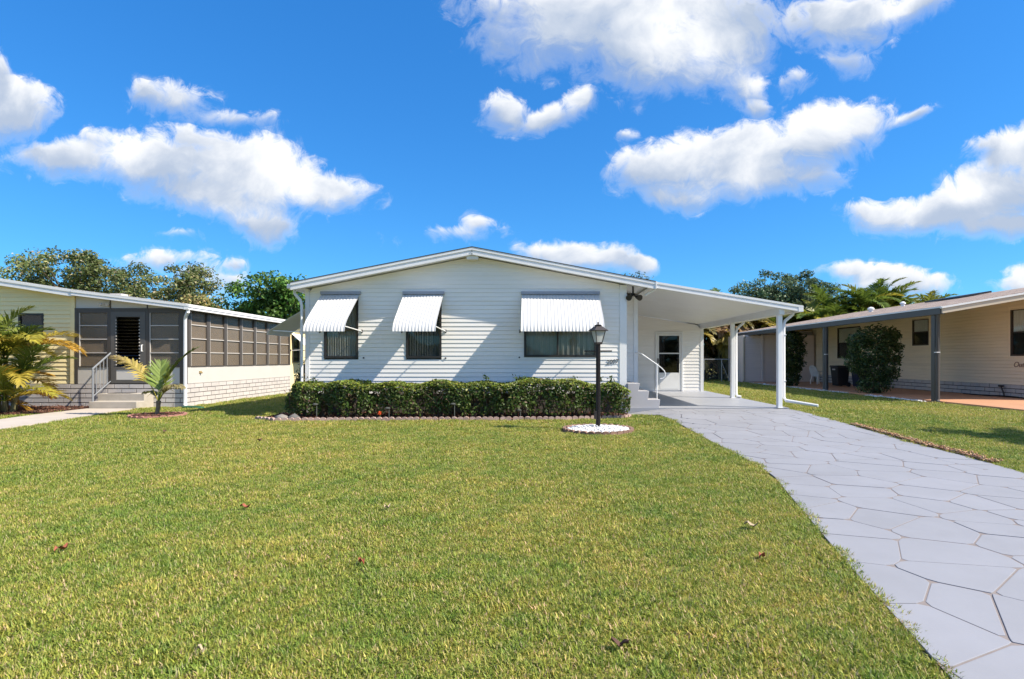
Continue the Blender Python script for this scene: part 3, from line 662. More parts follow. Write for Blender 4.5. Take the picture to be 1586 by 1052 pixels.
def build_left():
    Hn = thing('porch_house', (-12.65, 15.35, 0), 'pale yellow house on the left with a brown screened porch and white metal roof edge', 'house')
    YF, XS = 15.35, -9.60
    A, B, C = (-16.1, 3.755), (-12.55, 3.215), (-9.36, 2.822)
    def rz(x):
        if x < A[0]: return A[1]-(A[0]-x)*.152
        if x < B[0]: return A[1]+(x-A[0])*(B[1]-A[1])/(B[0]-A[0])
        return B[1]+(x-B[0])*(C[1]-B[1])/(C[0]-B[0])
    XL = -20.2
    body = MB().prism([(-19.9, 0), (-12.66, 0), (-12.66, rz(-12.66)-.15), (A[0], A[1]-.15), (-19.9, rz(-19.9)-.15)], YF+.09, 25).build('main_wall', M_panel, Hn)
    inv = lambda z: A[0]+(z+.165-A[1])*(B[0]-A[0])/(B[1]-A[1])
    siding(body, M_yell, 'x', YF+.05, -1, .655, 3.66, .12, lambda z: max(-19.9, A[0]-(A[1]-.165-z)/.152), lambda z: min(-12.78, inv(z)), [(-14.25,-13.55,1.75,2.6)], proud=.022, back=.035)
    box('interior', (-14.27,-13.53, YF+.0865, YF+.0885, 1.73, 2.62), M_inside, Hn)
    window(Hn, 'x', YF+.05, -1, -14.25,-13.55,1.75,2.6, [(0,1,0,.5),(0,1,.5,1)], .05, None)
    box('corner_board', (-12.78,-12.66, YF-.005, YF+.2, .65, rz(-12.72)-.165), M_yell, Hn)
    # brick skirting
    sk = MB().box(-19.9, XS-.02, YF+.012, YF+.085, 0, .648).box(XS-.1, XS-.012, YF+.012, 22.0, 0, .648).build('brick_skirting', M_mortar, Hn)
    bricks(sk, M_brick, 'x', YF, -1, -15.2, XS+.012, 0.0, 5, .129, .405, .022, .018)
    bricks(sk, M_brick, 'y', XS, 1, YF+.0, 22.0, 0.0, 5, .129, .405, .018, .016)
    # porch front
    z0, z1 = 1.106, 2.70
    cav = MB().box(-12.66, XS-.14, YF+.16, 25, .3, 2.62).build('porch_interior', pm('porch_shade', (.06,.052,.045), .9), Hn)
    def post(x0, x1, y0, y1, za, zb): box('porch_post', (x0, x1, y0, y1, za, zb), M_pframe, Hn)
    for a, b in ((-12.655,-12.57),(-11.72,-11.65),(-10.70,-10.62),(-9.75,XS)):
        post(a, b, YF-.012, YF+.10, .65, 2.74)
    box('header', (-12.57,-9.75, YF-.006, YF+.09, 2.64, 2.74), M_pframe, Hn)
    MB().prism([(-12.64,2.742),(-9.62,2.742),(-9.62,rz(-9.62)-.14),(-12.64,rz(-12.64)-.15)], YF+.02, YF+.1).build('gable_panel', M_panel, Hn)
    for x in (-11.685,-10.66): box('gable_batten', (x-.012, x+.012, YF-.0, YF+.02, 2.742, rz(x)-.14), M_pframe, Hn)
    def bay(axis, plane, out, a, b, lo=z0, hi=2.64, rows=4):
        dz = (hi-lo)/rows
        def bx(mb, u0, u1, w0, w1, c0, c1):
            w0, w1 = sorted((plane+out*w0, plane+out*w1))
            return mb.box(u0, u1, w0, w1, c0, c1) if axis == 'x' else mb.box(w0, w1, u0, u1, c0, c1)
        m = MB(); bx(m, a, a+.035, -.05, .008, lo, hi); bx(m, b-.035, b, -.05, .008, lo, hi); bx(m, a+.035, b-.035, -.05, .007, hi-.03, hi); bx(m, a+.035, b-.035, -.05, .016, lo, lo+.03)
        w = m.build('porch_window', M_pframe, Hn)
        for k in range(rows):
            zz = lo+.03+k*(dz-.0075)
            p = MB(); off = -.022-.006*(k % 2); bx(p, a+.036, b-.036, off-.006, off, zz+.004, zz+dz-.02); p.build('pane', M_film, w)
            if k: r = MB(); bx(r, a+.036, b-.036, -.02, .004, zz-.018, zz+.006); r.build('rail', M_rail, w)
        s_ = MB(); bx(s_, a+.036, a+.052, -.02, .006, lo+.03, hi-.03); s_.build('jamb', M_rail, w)
    bay('x', YF, -1, -12.57,-11.72); bay('x', YF, -1, -10.62,-9.75)
    for a, b in ((-12.57,-11.72),(-10.62,-9.75)): box('lower_panel', (a, b, YF+.006, YF+.07, .65, z0), M_panel, Hn)
    # louvred porch door
    d0, d1 = -11.65, -10.70
    m = MB(); m.box(d0, d0+.15, YF-.02, YF+.05, .66, 2.64).box(d1-.15, d1, YF-.02, YF+.05, .66, 2.64).box(d0+.15, d1-.15, YF-.018, YF+.05, 2.50, 2.64).box(d0+.15, d1-.15, YF-.018, YF+.05, .66, .76).box(d0+.15, d1-.15, YF-.018, YF+.05, 1.04, 1.12)
    door = m.build('louvred_door', pm('door_taupe', (.10,.095,.09), .45, .1, 4), Hn)
    box('kick_panel', (d0+.15, d1-.15, YF-.004, YF+.04, .76, 1.04), M_panel, door)
    nl = 15
    for k in range(nl):
        z = 1.16+k*(1.32/nl)
        MB().prism([(YF-.03, z), (YF-.025, z+.004), (YF+.035, z+.075), (YF+.03, z+.071)], d0+.155, d1-.155, 'yz').build('louvre', glass_mat('louvre_glass', (.25,.26,.26), .14), door)
        for xx in (d0+.145, d1-.165): box('louvre_clip', (xx, xx+.022, YF-.035, YF-.018, z+.0, z+.03), M_rail, door)
    MB().tube([(d1-.07, YF-.02, 1.55), (d1-.07, YF-.06, 1.55), (d1-.07, YF-.06, 1.72), (d1-.07, YF-.02, 1.72)], .012, 6).build('door_handle', M_alum, door)
    # porch side: seven bays of four panes
    n = 7; L0, L1 = YF+.11, 21.9; w = (L1-L0)/n
    for k in range(n):
        a = L0+k*w
        box('porch_post', (XS-.07, XS+.012, a-.0, a+.10, z0, 2.78), M_pframe, Hn)
        bay('y', XS, 1, a+.10, a+w, z0, 2.70)
    box('porch_post', (XS-.07, XS+.012, L1, L1+.08, z0, 2.78), M_pframe, Hn)
    box('side_panel', (XS-.08, XS+.004, YF+.10, 22.0, .66, z0), M_panel, Hn)
    box('panel_trim', (XS-.01, XS+.012, YF+.10, 22.0, .645, .672), M_rail, Hn)
    MB().box(XS, XS+.03, YF+.62, YF+.72, .93, .99).tube([(XS+.03, YF+.67, .96), (XS+.07, YF+.67, .93)], .02, 6).build('hose_tap', pm('brass_tap', (.35,.26,.12), .5, .2, 20), Hn)
    # wall beyond the porch with its own small awning
    box('rear_wall', (-12.0, XS, 22.003, 25, .0, 2.74), M_yell, Hn)
    window(Hn, 'y', XS+.02, 1, 22.15, 22.75, 1.2, 2.3, [(0,1,0,.5),(0,1,.5,1)], .05, None)
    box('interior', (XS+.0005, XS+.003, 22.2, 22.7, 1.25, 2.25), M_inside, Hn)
    box('corner_board', (XS-.05, XS+.03, 22.9, 23.0, 0, 2.74), M_panel, Hn)
    awning(Hn, 'y', XS, 1, 22.05, 22.85, 2.35, [(.02,2.35),(.3,2.1),(.55,1.88),(.72,1.74),(.80,1.66),(.82,1.58)], M_alum, rail=False, arm_z=1.7, name='side_awning')
    # roof
    T = [(XL, rz(XL)+.02), (A[0], A[1]+.02), (B[0], B[1]+.02), (C[0]-.08, rz(C[0]-.08)+.012), (C[0]-.08, rz(C[0]-.08)), B, A, (XL, rz(XL))]
    roof = MB().prism(T, 15.10, 25.2).build('roof', pm('pale_metal_roof', (.62,.60,.57), .5, .15, 1.2, dirt=((.3,.28,.25), 1.5, .5)), Hn)
    MB().prism([(XL, rz(XL)-.001), (A[0], A[1]-.001), (B[0], B[1]-.001), (C[0]-.1, rz(C[0]-.1)-.001), (C[0]-.1, rz(C[0]-.1)-.13), (B[0], B[1]-.14), (A[0], A[1]-.14), (XL, rz(XL)-.14)], 15.16, 25.1).build('soffit', M_white, roof)
    for o0, o1, y0 in ((0,.06,15.09),(.06,.115,15.115),(.115,.175,15.10)):
        MB().prism([(XL, rz(XL)-o0), (A[0], A[1]-o0), (B[0], B[1]-o0), (B[0], B[1]-o1), (A[0], A[1]-o1), (XL, rz(XL)-o1)], y0, 15.158).build('rake_fascia', M_gutter, roof)
    for o0, o1, y0 in ((.005,.06,15.075),(.06,.105,15.10),(.105,.145,15.085)):
        MB().prism([(B[0]+.004, B[1]-o0), (C[0], C[1]-o0), (C[0], C[1]-o1), (B[0]+.004, B[1]-o1)], y0, 15.156).build('porch_fascia', M_gutter, roof)
    for z_, d_ in ((2.68, .01), (2.745, .03)):
        box('eave_gutter', (C[0]-.12, C[0]+d_, 15.08, 25.1, z_, z_+.064 if z_ < 2.7 else 2.815), M_gutter, roof)
    box('ridge_vent', (-12.95,-12.6,17.0,17.3, rz(-12.8)-.02, rz(-12.8)+.09), M_rail, roof)
    MB().tube([(C[0]-.05,15.17,2.68),(C[0]-.05,15.16,2.62),(-9.54,15.27,2.50),(-9.57,15.29,2.40),(-9.57,15.29,.10),(-9.54,15.25,.05),(-9.46,15.15,.045)], .043, 8).build('downspout', M_gutter, Hn, smooth=True)
    fl = MB().box(-11.78,-11.70,15.30,YF+.0,2.80,2.88).tube([(-11.80,15.29,2.86),(-11.86,15.20,2.82)], [.03,.055], 10).build('porch_light', M_panel, Hn)
build_left()
def build_left_steps():
    T = thing('porch_steps', (-11.1, 15.0, 0), 'tan concrete steps with grey metal railing leading up to the screened porch', 'steps')
    MB().prism([(14.66,0),(15.33,0),(15.33,.40),(14.95,.40),(14.95,.205),(14.66,.205)], -11.72, -10.46, 'yz').build('stair_body', M_conc, T, bevel=.012)
    box('door_mat', (-11.5,-10.9,15.02,15.30,.401,.412), pm('dark_mat', (.04,.035,.03), .95), T)
    g = pm('grey_railing_paint', (.22,.235,.26), .45, .1, 6); x = -11.66
    rail = MB().tube([(x,14.72,.20),(x,14.72,1.08),(x,15.34,1.50)], .022, 6, square=True).tube([(x,14.72,.34),(x,15.34,.72)], .014, 6).build('railing', g, T)
    for k in range(4):
        y = 14.84+k*.125; MB().tube([(x, y, .34+(y-14.72)*.61), (x, y, 1.08+(y-14.72)*.68)], .010, 6).build('baluster', g, rail)
build_left_steps()

# ------------------------------------------------------------------ neighbour on the right: tan siding, brown shingles
M_tan = pm('tan_siding', (.88,.74,.56), .55, .06, 1.5, .1, 25, stretch=(.6,.6,9), dirt=((.36,.29,.2), 1.0, .3), bdist=.004)
M_pink = pm('pinkish_siding', (.78,.64,.57), .55, .06, 1.5, .1, 25, stretch=(.6,.6,9), bdist=.004)
M_dkbeam = pm('dark_grey_beam', (.075,.073,.070), .5, .15, 3)
def shingle_mat():
    m = bpy.data.materials.new('brown_shingles'); m.use_nodes = True; nt = m.node_tree; N = nt.nodes; L = nt.links
    b = N['Principled BSDF']; b.inputs['Roughness'].default_value = .9; b.inputs['Specular IOR Level'].default_value = .2
    g = N.new('ShaderNodeNewGeometry'); sp = N.new('ShaderNodeSeparateXYZ'); L.new(g.outputs['Position'], sp.inputs[0])
    c = N.new('ShaderNodeCombineXYZ'); L.new(sp.outputs[1], c.inputs[0]); L.new(sp.outputs[0], c.inputs[1])
    br = N.new('ShaderNodeTexBrick'); L.new(c.outputs[0], br.inputs['Vector']); br.inputs['Scale'].default_value = 1
    br.inputs['Brick Width'].default_value = .32; br.inputs['Row Height'].default_value = .145; br.inputs['Mortar Size'].default_value = .006
    br.inputs['Color1'].default_value = (.37,.295,.25,1); br.inputs['Color2'].default_value = (.22,.172,.148,1); br.inputs['Mortar'].default_value = (.08,.06,.05,1); br.inputs['Bias'].default_value = -.1
    n = N.new('ShaderNodeTexNoise'); n.inputs['Scale'].default_value = 60; n.inputs['Detail'].default_value = 4; L.new(g.outputs['Position'], n.inputs['Vector'])
    mx = N.new('ShaderNodeMix'); mx.data_type = 'RGBA'; mx.blend_type = 'OVERLAY'; mx.inputs[0].default_value = .6; L.new(br.outputs[0], mx.inputs[6]); L.new(n.outputs[0], mx.inputs[7])
    L.new(mx.outputs[2], b.inputs['Base Color']); return m
def build_right():
    Hn = thing('tan_house', (15.55, 20, .1), 'tan house on the right with brown shingle roof and dark grey carport beam', 'house')
    XW = 15.55; XE, ZE = 11.86, 2.86; XR, ZR = 19.3, 4.13; sl = (ZR-ZE)/(XR-XE)
    rz = lambda x: ZE+(x-XE)*sl
    wl = MB().prism([(XW+.06, .05), (23.1, .05), (23.1, 3.2), (XR, ZR-.16), (XW+.06, rz(XW)-.16)], 16.4, 33).build('side_wall', M_tan, Hn)
    WIN = [(16.95, 18.05, 1.43, 2.96), (21.76, 22.72, 1.88, 2.96), (26.3, 28.3, 1.38, 2.92)]
    siding(wl, M_tan, 'y', XW, -1, .512, 3.22, .11, lambda z: 16.45, lambda z: 30.4, WIN, proud=.032, back=.055)
    for k, (a, b, c, d) in enumerate(WIN):
        window(Hn, 'y', XW, -1, a, b, c, d, [(0,1,0,.5),(0,1,.5,1)], .06, M_blind, M_glass_cl, curt_z=(c+(d-c)*.5, d-.06), fmat=pm('brown_window_frame', (.05,.037,.03), .5, .1))
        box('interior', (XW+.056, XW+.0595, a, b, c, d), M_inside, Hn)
        m = MB(); m.box(XW-.032, XW-.0165, a-.07, b+.07, d, d+.07).box(XW-.032, XW-.0165, a-.07, b+.07, c-.07, c).box(XW-.031, XW-.0165, a-.07, a, c, d).box(XW-.031, XW-.0165, b, b+.07, c, d); m.build('window_trim', M_tan, Hn)
    sk = box('brick_skirting', (XW+.012, XW+.058, 16.42, 30.4, .09, .511), M_mortar, Hn)
    bricks(sk, M_brick, 'y', XW, -1, 16.42, 30.4, .10, 3, .137, .41, .026, .02)
    # roof with stepped shingle courses on the near slope
    m = MB().prism([(XE, ZE-.01), (XR, ZR-.01), (XR, ZR+.012), (XE, ZE+.012)], 16.12, 33.4)
    m.prism([(XR, ZR-.01), (26.9, ZR-.01-(26.9-XR)*sl), (26.9, ZR+.01-(26.9-XR)*sl), (XR, ZR+.012)], 16.12, 33.4)
    roof = m.build('shingle_roof', shingle_mat(), Hn)
    MB().prism([(XE+.05, ZE-.012+.05*sl), (XR, ZR-.0125), (26.8, ZR-.012-(26.8-XR)*sl), (26.8, ZR-.12-(26.8-XR)*sl), (XR, ZR-.14), (XE+.05, ZE-.10)], 16.2, 33.3).build('soffit', pm('pale_soffit', (.72,.68,.60), .7), roof)
    box('drip_edge', (XE-.03, XE+.05, 16.10, 33.35, ZE-.035, ZE+.004), M_gutter, roof)
    m = MB()
    for x0, x1 in ((XE+.0, XR), ):
        m.prism([(x0-.02, rz(x0)-.005), (x1, rz(x1)-.005), (x1, rz(x1)-.06), (x0-.02, rz(x0)-.06)], 16.06, 16.14)
    m.build('rake_edge', M_gutter, roof)
    MB().prism([(XE+.02, rz(XE)-.062), (XR, rz(XR)-.062), (XR, rz(XR)-.20), (XE+.02, rz(XE)-.20)], 16.09, 16.19).build('rake_fascia', pm('beige_fascia', (.58,.50,.39), .5, .05), roof)
    box('carport_beam', (XE-.02, XE+.13, 16.14, 33.2, ZE-.215, ZE-.036), M_dkbeam, Hn)
    for y in (16.5, 22.7):
        p = box('carport_post', (11.89, 12.05, y-.08, y+.08, .03, ZE-.216), M_dkbeam, Hn, bevel=.008)
        MB().tube([(11.90,y-.22,ZE-.2),(11.90,y-.21,ZE-.28),(11.93,y-.16,ZE-.40),(11.93,y-.135,ZE-.5),(11.93,y-.135,.14),(11.91,y-.2,.07),(11.88,y-.3,.06)], .045, 8).build('downspout', M_dkbeam, Hn, smooth=True)
        box('strap', (11.87, 11.98, y-.19, y-.075, 1.52, 1.545), M_gutter, Hn)
    # shed that closes the carport
    sh = box('shed_wall', (11.62, 15.5, 30.56, 33, .05, 2.66), M_pink, Hn)
    siding(sh, M_pink, 'x', 30.50, -1, .12, 2.64, .11, lambda z: 11.62, lambda z: 12.62, proud=.03, back=.05)
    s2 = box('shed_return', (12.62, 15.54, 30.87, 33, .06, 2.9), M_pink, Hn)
    siding(s2, pm('darker_grey_siding', (.34,.32,.295), .6, .06), 'x', 30.80, -1, .12, 2.86, .11, lambda z: 14.2, lambda z: 15.52, proud=.024, back=.05)  # boards behind the chair are a darker grey than the pink part
    siding(s2, M_pink, 'x', 30.80, -1, .12, 2.86, .11, lambda z: 12.62, lambda z: 14.2, [(13.1, 13.95, .1, 2.2)], back=.05)
    box('corner_board', (12.56, 12.66, 30.46, 30.9, .1, 2.66), M_pink, Hn); box('corner_board', (11.55, 11.65, 30.46, 30.7, .1, 2.66), M_pink, Hn)
    dd = box('shed_door', (13.1, 13.95, 30.80, 30.86, .12, 2.2), pm('dark_screen_door', (.035,.033,.03), .6), Hn); box('door_rail', (13.1, 13.95, 30.785, 30.80, 1.1, 1.2), M_dkbeam, dd)
    MB().tube([(11.60,30.3,2.6),(11.56,30.38,2.45),(11.56,30.40,.3),(11.5,30.3,.12)], .05, 8).build('downspout', pm('tan_spout', (.4,.33,.25), .5), Hn, smooth=True)
    # roof details
    for y, x, r in ((26.1, 15.9, .12), (26.4, 17.6, .10)):
        v = MB().lathe([(r*.8, rz(x)-.05), (r*.8, rz(x)+.10), (r*1.2, rz(x)+.11), (r*1.2, rz(x)+.17), (r*.7, rz(x)+.22), (.02, rz(x)+.24)], x, y, 14).build('roof_vent', M_alum, roof, smooth=True)
    for y0, y1 in ((22.5, 23.4), (23.5, 24.5)):
        x0, x1 = 17.3, 18.6
        MB().prism([(x0, rz(x0)+.03), (x1, rz(x1)+.03), (x1, rz(x1)+.10), (x0, rz(x0)+.10)], y0, y1).build('solar_panel', pm('black_panel', (.02,.02,.022), .35), roof)
    # script sign on the wall, running out of the picture
    cu = bpy.data.curves.new('wall_sign', 'FONT'); cu.body = 'Out'; cu.size = .24; cu.shear = .3; cu.extrude = .006
    to = bpy.data.objects.new('tmp', cu); col.objects.link(to); dg = bpy.context.evaluated_depsgraph_get()
    me = bpy.data.meshes.new_from_object(to.evaluated_get(dg)); bpy.data.objects.remove(to)
    me.materials.append(pm('rusty_script', (.30,.20,.15), .7, .2, 12))
    o = link('wall_sign', me, Hn, Vector((XW-.034, 17.93, 1.08))-wloc(Hn)); o.rotation_euler = (R(90), 0, R(-90))
build_right()

# ------------------------------------------------------------------ lamp post in its ring of white stones
def stones_on(name, mat, parent, pts, smin, smax, rng, flat=.7, kind='stuff'):
    """many little rounded stones as one part"""
    base = np.array([(1,0,0),(-1,0,0),(0,1,0),(0,-1,0),(0,0,1),(0,0,-1)], float)
    # cut octahedron: 14 extra points give a pebble with facets
    ico = np.array([[.0,.0,-1],[.72,-.53,-.45],[-.28,-.85,-.45],[-.89,0,-.45],[-.28,.85,-.45],[.72,.53,-.45],[.28,-.85,.45],[-.72,-.53,.45],[-.72,.53,.45],[.28,.85,.45],[.89,0,.45],[0,0,1]])
    f = np.array([[0,1,2],[1,0,5],[0,2,3],[0,3,4],[0,4,5],[1,5,10],[2,1,6],[3,2,7],[4,3,8],[5,4,9],[1,10,6],[2,6,7],[3,7,8],[4,8,9],[5,9,10],[6,10,11],[7,6,11],[8,7,11],[9,8,11],[10,9,11]])
    V = []; F = []
    for k, p in enumerate(pts):
        s = rng.uniform(smin, smax)*np.array([1, rng.uniform(.6, 1), flat*rng.uniform(.7, 1)]); a = rng.uniform(0, 6.28)
        q = ico*(1+.18*rng.normal(size=(12, 1)))*s; c, sn = math.cos(a), math.sin(a)
        V.append(np.stack([q[:, 0]*c-q[:, 1]*sn, q[:, 0]*sn+q[:, 1]*c, q[:, 2]], 1)+p); F.append(f+12*k)
    o = npmesh(name, np.concatenate(V), np.concatenate(F), mat, parent); 
    if kind: tag(o, kind=kind)
    return o
LX, LY = 1.215, 10.3
M_edge = pm('terracotta_scallop', (.24,.145,.11), .85, .3, 9, .4, 60)
M_pinkedge = pm('pinkish_edging', (.42,.30,.265), .85, .25, 9, .4, 60)
M_pebble = pm('white_pebble', (.72,.71,.69), .6, .2, 30)
def scallop(parent, x, y, a, w, h, mat, key=[None, {}]):
    """one scalloped edging block; shared mesh"""
    k = (w, h, mat.name)
    if k not in key[1]:
        pr = [(-w/2, -.05), (w/2, -.05), (w/2, h*.5), (w*.35, h*.85), (0, h), (-w*.35, h*.85), (-w/2, h*.5)]
        b = MB().prism(pr, -.028, .028); me = bpy.data.meshes.new('edging_block'); me.from_pydata(b.v, [], b.f); me.materials.append(mat); key[1][k] = me
    o = link('edging_block', key[1][k], parent, Vector((x, y, gz(x, y)+.01))-wloc(parent)); o.rotation_euler = (random.uniform(-.12, .12), random.uniform(-.06, .06), a)
def build_lamp():
    rk = thing('pebble_ring', (LX, LY, 0), 'round mound of white pebbles edged with brown scalloped blocks around the lamp post', 'pebble bed')
    MB().lathe([(.60,-.02),(.60,.03),(.45,.05),(.2,.075),(.01,.08)], LX, LY, 28).build('mound', pm('pebble_base', (.5,.49,.47), .8), rk)
    rng = np.random.default_rng(3); pts = []
    for _ in range(900):
        r = .56*math.sqrt(rng.random()); a = rng.uniform(0, 6.28); z = .085-.06*(r/.6)**1.3
        pts.append((LX+r*math.cos(a), LY+r*math.sin(a), z+rng.uniform(-.004, .012)))
    stones_on('pebbles', M_pebble, rk, pts, .014, .030, rng)
    n = 30
    for k in range(n):
        a = 2*math.pi*k/n; scallop(rk, LX+.625*math.cos(a), LY+.625*math.sin(a), a+math.pi/2, .128, .055, M_edge)
    T = thing('lamp_post', (LX, LY, .07), 'dark brown lamp post with tapered glass lantern standing in white pebbles', 'lamp post')
    dk = pm('dark_brown_metal', (.028,.022,.022), .5, .25, 8, .15, 90)
    m = MB(); n = 24
    prof = [(.041, .03), (.041, 1.60)]
    V = []
    for z in (.03, 1.615):
        for j in range(n*2):
            r = .042 if j % 2 else .037; a = math.pi*j/n; V.append((LX+r*math.cos(a), LY+r*math.sin(a), z))
    k2 = n*2
    m.add(V, [(j, (j+1) % k2, k2+(j+1) % k2, k2+j) for j in range(k2)]+[tuple(range(k2, 2*k2))]); m.build('pole', dk, T)
    MB().lathe([(.055,.05),(.055,.09),(.045,.10)], LX, LY, 16).build('collar', dk, T)
    box('outlet_box', (LX-.075, LX-.03, LY-.05, LY+.03, .22, .36), dk, T, bevel=.006)
    MB().tube([(LX-.255, LY, 1.478), (LX+.255, LY, 1.478)], .012, 8).build('ladder_bar', dk, T)
    q = math.pi/4+.35
    ln = MB().lathe([(.075,1.60),(.082,1.625),(.082,1.64),(.06,1.645)], LX, LY, 4, q).build('lantern', dk, T)
    # corner bars of the lantern
    bot, top, zb, zt = .078, .142, 1.64, 1.855
    for k in range(4):
        a = q+k*math.pi/2; MB().tube([(LX+bot*math.cos(a), LY+bot*math.sin(a), zb-.005), (LX+top*math.cos(a), LY+top*math.sin(a), zt)], .008, 5).build('lantern_bar', dk, ln)
        a2 = a+math.pi/2; P = [(LX+r*math.cos(x), LY+r*math.sin(x), z) for r, x, z in ((bot*.97, a, zb), (bot*.97, a2, zb), (top*.97, a2, zt), (top*.97, a, zt))]
        I = [(LX+(p[0]-LX)*.96, LY+(p[1]-LY)*.96, p[2]) for p in P]
        MB().add(P+I, [(0,1,2,3),(7,6,5,4),(0,4,5,1),(1,5,6,2),(2,6,7,3),(3,7,4,0)]).build('lantern_pane', fg, ln)
    MB().lathe([(.19,1.85),(.195,1.86),(.15,1.89),(.09,1.93),(.055,1.95)], LX, LY, 4, q).build('lantern_roof', dk, ln)
    MB().lathe([(.07,1.948),(.075,1.957),(.05,1.965),(.016,1.972),(.012,1.99),(.018,2.0),(.004,2.025)], LX, LY, 10).build('finial', dk, ln, smooth=True)
    MB().lathe([(.015,1.65),(.018,1.70),(.032,1.75),(.034,1.78),(.02,1.81),(.003,1.82)], LX, LY, 12).build('bulb', pm('frosted_bulb', (.32,.36,.33), .35), ln, smooth=True)
fg = bpy.data.materials.new('frosted_glass'); fg.use_nodes = True
def _fg():
    nt = fg.node_tree; N = nt.nodes; L = nt.links; b = N['Principled BSDF']; b.inputs['Base Color'].default_value = (.70,.72,.70,1); b.inputs['Roughness'].default_value = .4
    t = N.new('ShaderNodeBsdfTranslucent'); t.inputs[0].default_value = (.8,.82,.8,1); tr = N.new('ShaderNodeBsdfTransparent')
    m1 = N.new('ShaderNodeMixShader'); m1.inputs[0].default_value = .5; L.new(b.outputs[0], m1.inputs[1]); L.new(t.outputs[0], m1.inputs[2])
    m2 = N.new('ShaderNodeMixShader'); m2.inputs[0].default_value = .45; L.new(m1.outputs[0], m2.inputs[1]); L.new(tr.outputs[0], m2.inputs[2]); L.new(m2.outputs[0], N['Material Output'].inputs[0])
_fg(); build_lamp()

# ------------------------------------------------------------------ mulch chips and edging
def chips(name, pts, mat, smin, smax, rng, lab=None, parent=None):
    n = len(pts); P = np.array(pts); d = rnd_unit(n, rng); d[:, 2] *= .35; d /= np.linalg.norm(d, axis=1, keepdims=True)
    t = np.cross(d, rnd_unit(n, rng)); t /= np.linalg.norm(t, axis=1, keepdims=True); u = np.cross(d, t)
    s = rng.uniform(smin, smax, (n, 1)); w = s*.3; h = s*.16
    cs = [(-1,-1,-1),(1,-1,-1),(1,1,-1),(-1,1,-1),(-1,-1,1),(1,-1,1),(1,1,1),(-1,1,1)]
    V = np.stack([P+d*s*a*.5+t*w*b*.5+u*h*c*.5 for a, b, c in cs], 1).reshape(-1, 3)
    f = np.array([(3,2,1,0),(4,5,6,7),(0,1,5,4),(1,2,6,5),(2,3,7,6),(3,0,4,7)])
    F = (np.arange(n)[:, None, None]*8+f[None]).reshape(-1, 4)
    c = pick_cols(n, [(.10,.04,.026),(.16,.07,.045),(.06,.03,.022),(.22,.13,.09)], [4,3,3,1], rng); 
    o = npmesh(name, V, F, mat, parent, np.repeat(c, 8, axis=0)); return tag(o, lab, kind='stuff')
M_chip = leaf_mat('mulch_chip', .9, .0)
def scatter_in(poly, n, rng, z=.03):
    xs = [p[0] for p in poly]; ys = [p[1] for p in poly]; out = []
    P = np.stack([rng.uniform(min(xs), max(xs), n*3), rng.uniform(min(ys), max(ys), n*3)], 1)
    P = P[in_poly(P[:, 0], P[:, 1], poly)][:n]
    return np.column_stack([P, z+rng.uniform(0, .022, len(P))])
rg = np.random.default_rng(21)
o = chips('mulch_chips', np.concatenate([scatter_in(BED, 5200, rg), scatter_in(LBED, 2600, rg)]), M_chip, .02, .075, rg)
tag(o, 'red brown wood chips of the mulch beds along the house fronts', 'mulch')
def edging(label, line, mat, w=.125, h=.075, jit=.012):
    e = thing('bed_edging', (line[0][0], line[0][1], 0), label, 'edging', 'garden bed edgings')
    acc = 0
    for (x0, y0), (x1, y1) in zip(line[:-1], line[1:]):
        L_ = math.hypot(x1-x0, y1-y0); d = acc
        while d < L_:
            t = d/L_; scallop(e, x0+(x1-x0)*t+random.uniform(-jit, jit), y0+(y1-y0)*t+random.uniform(-jit, jit), math.atan2(y1-y0, x1-x0), w, h, mat); d += w*1.06
        acc = d-L_
edging('row of pinkish scalloped edging blocks in front of the long hedge', [(-6.0,12.1),(-5.5,11.82),(-3.5,11.94),(.5,12.08),(2.05,12.38),(2.24,12.62)], M_pinkedge)
edging('short row of whitish edging blocks in front of the yellow-green palm clump', [(-15.5,12.56),(-13.0,12.70),(-12.45,12.85)], pm('pale_edging', (.55,.52,.48), .85, .2, 9, .3, 60))

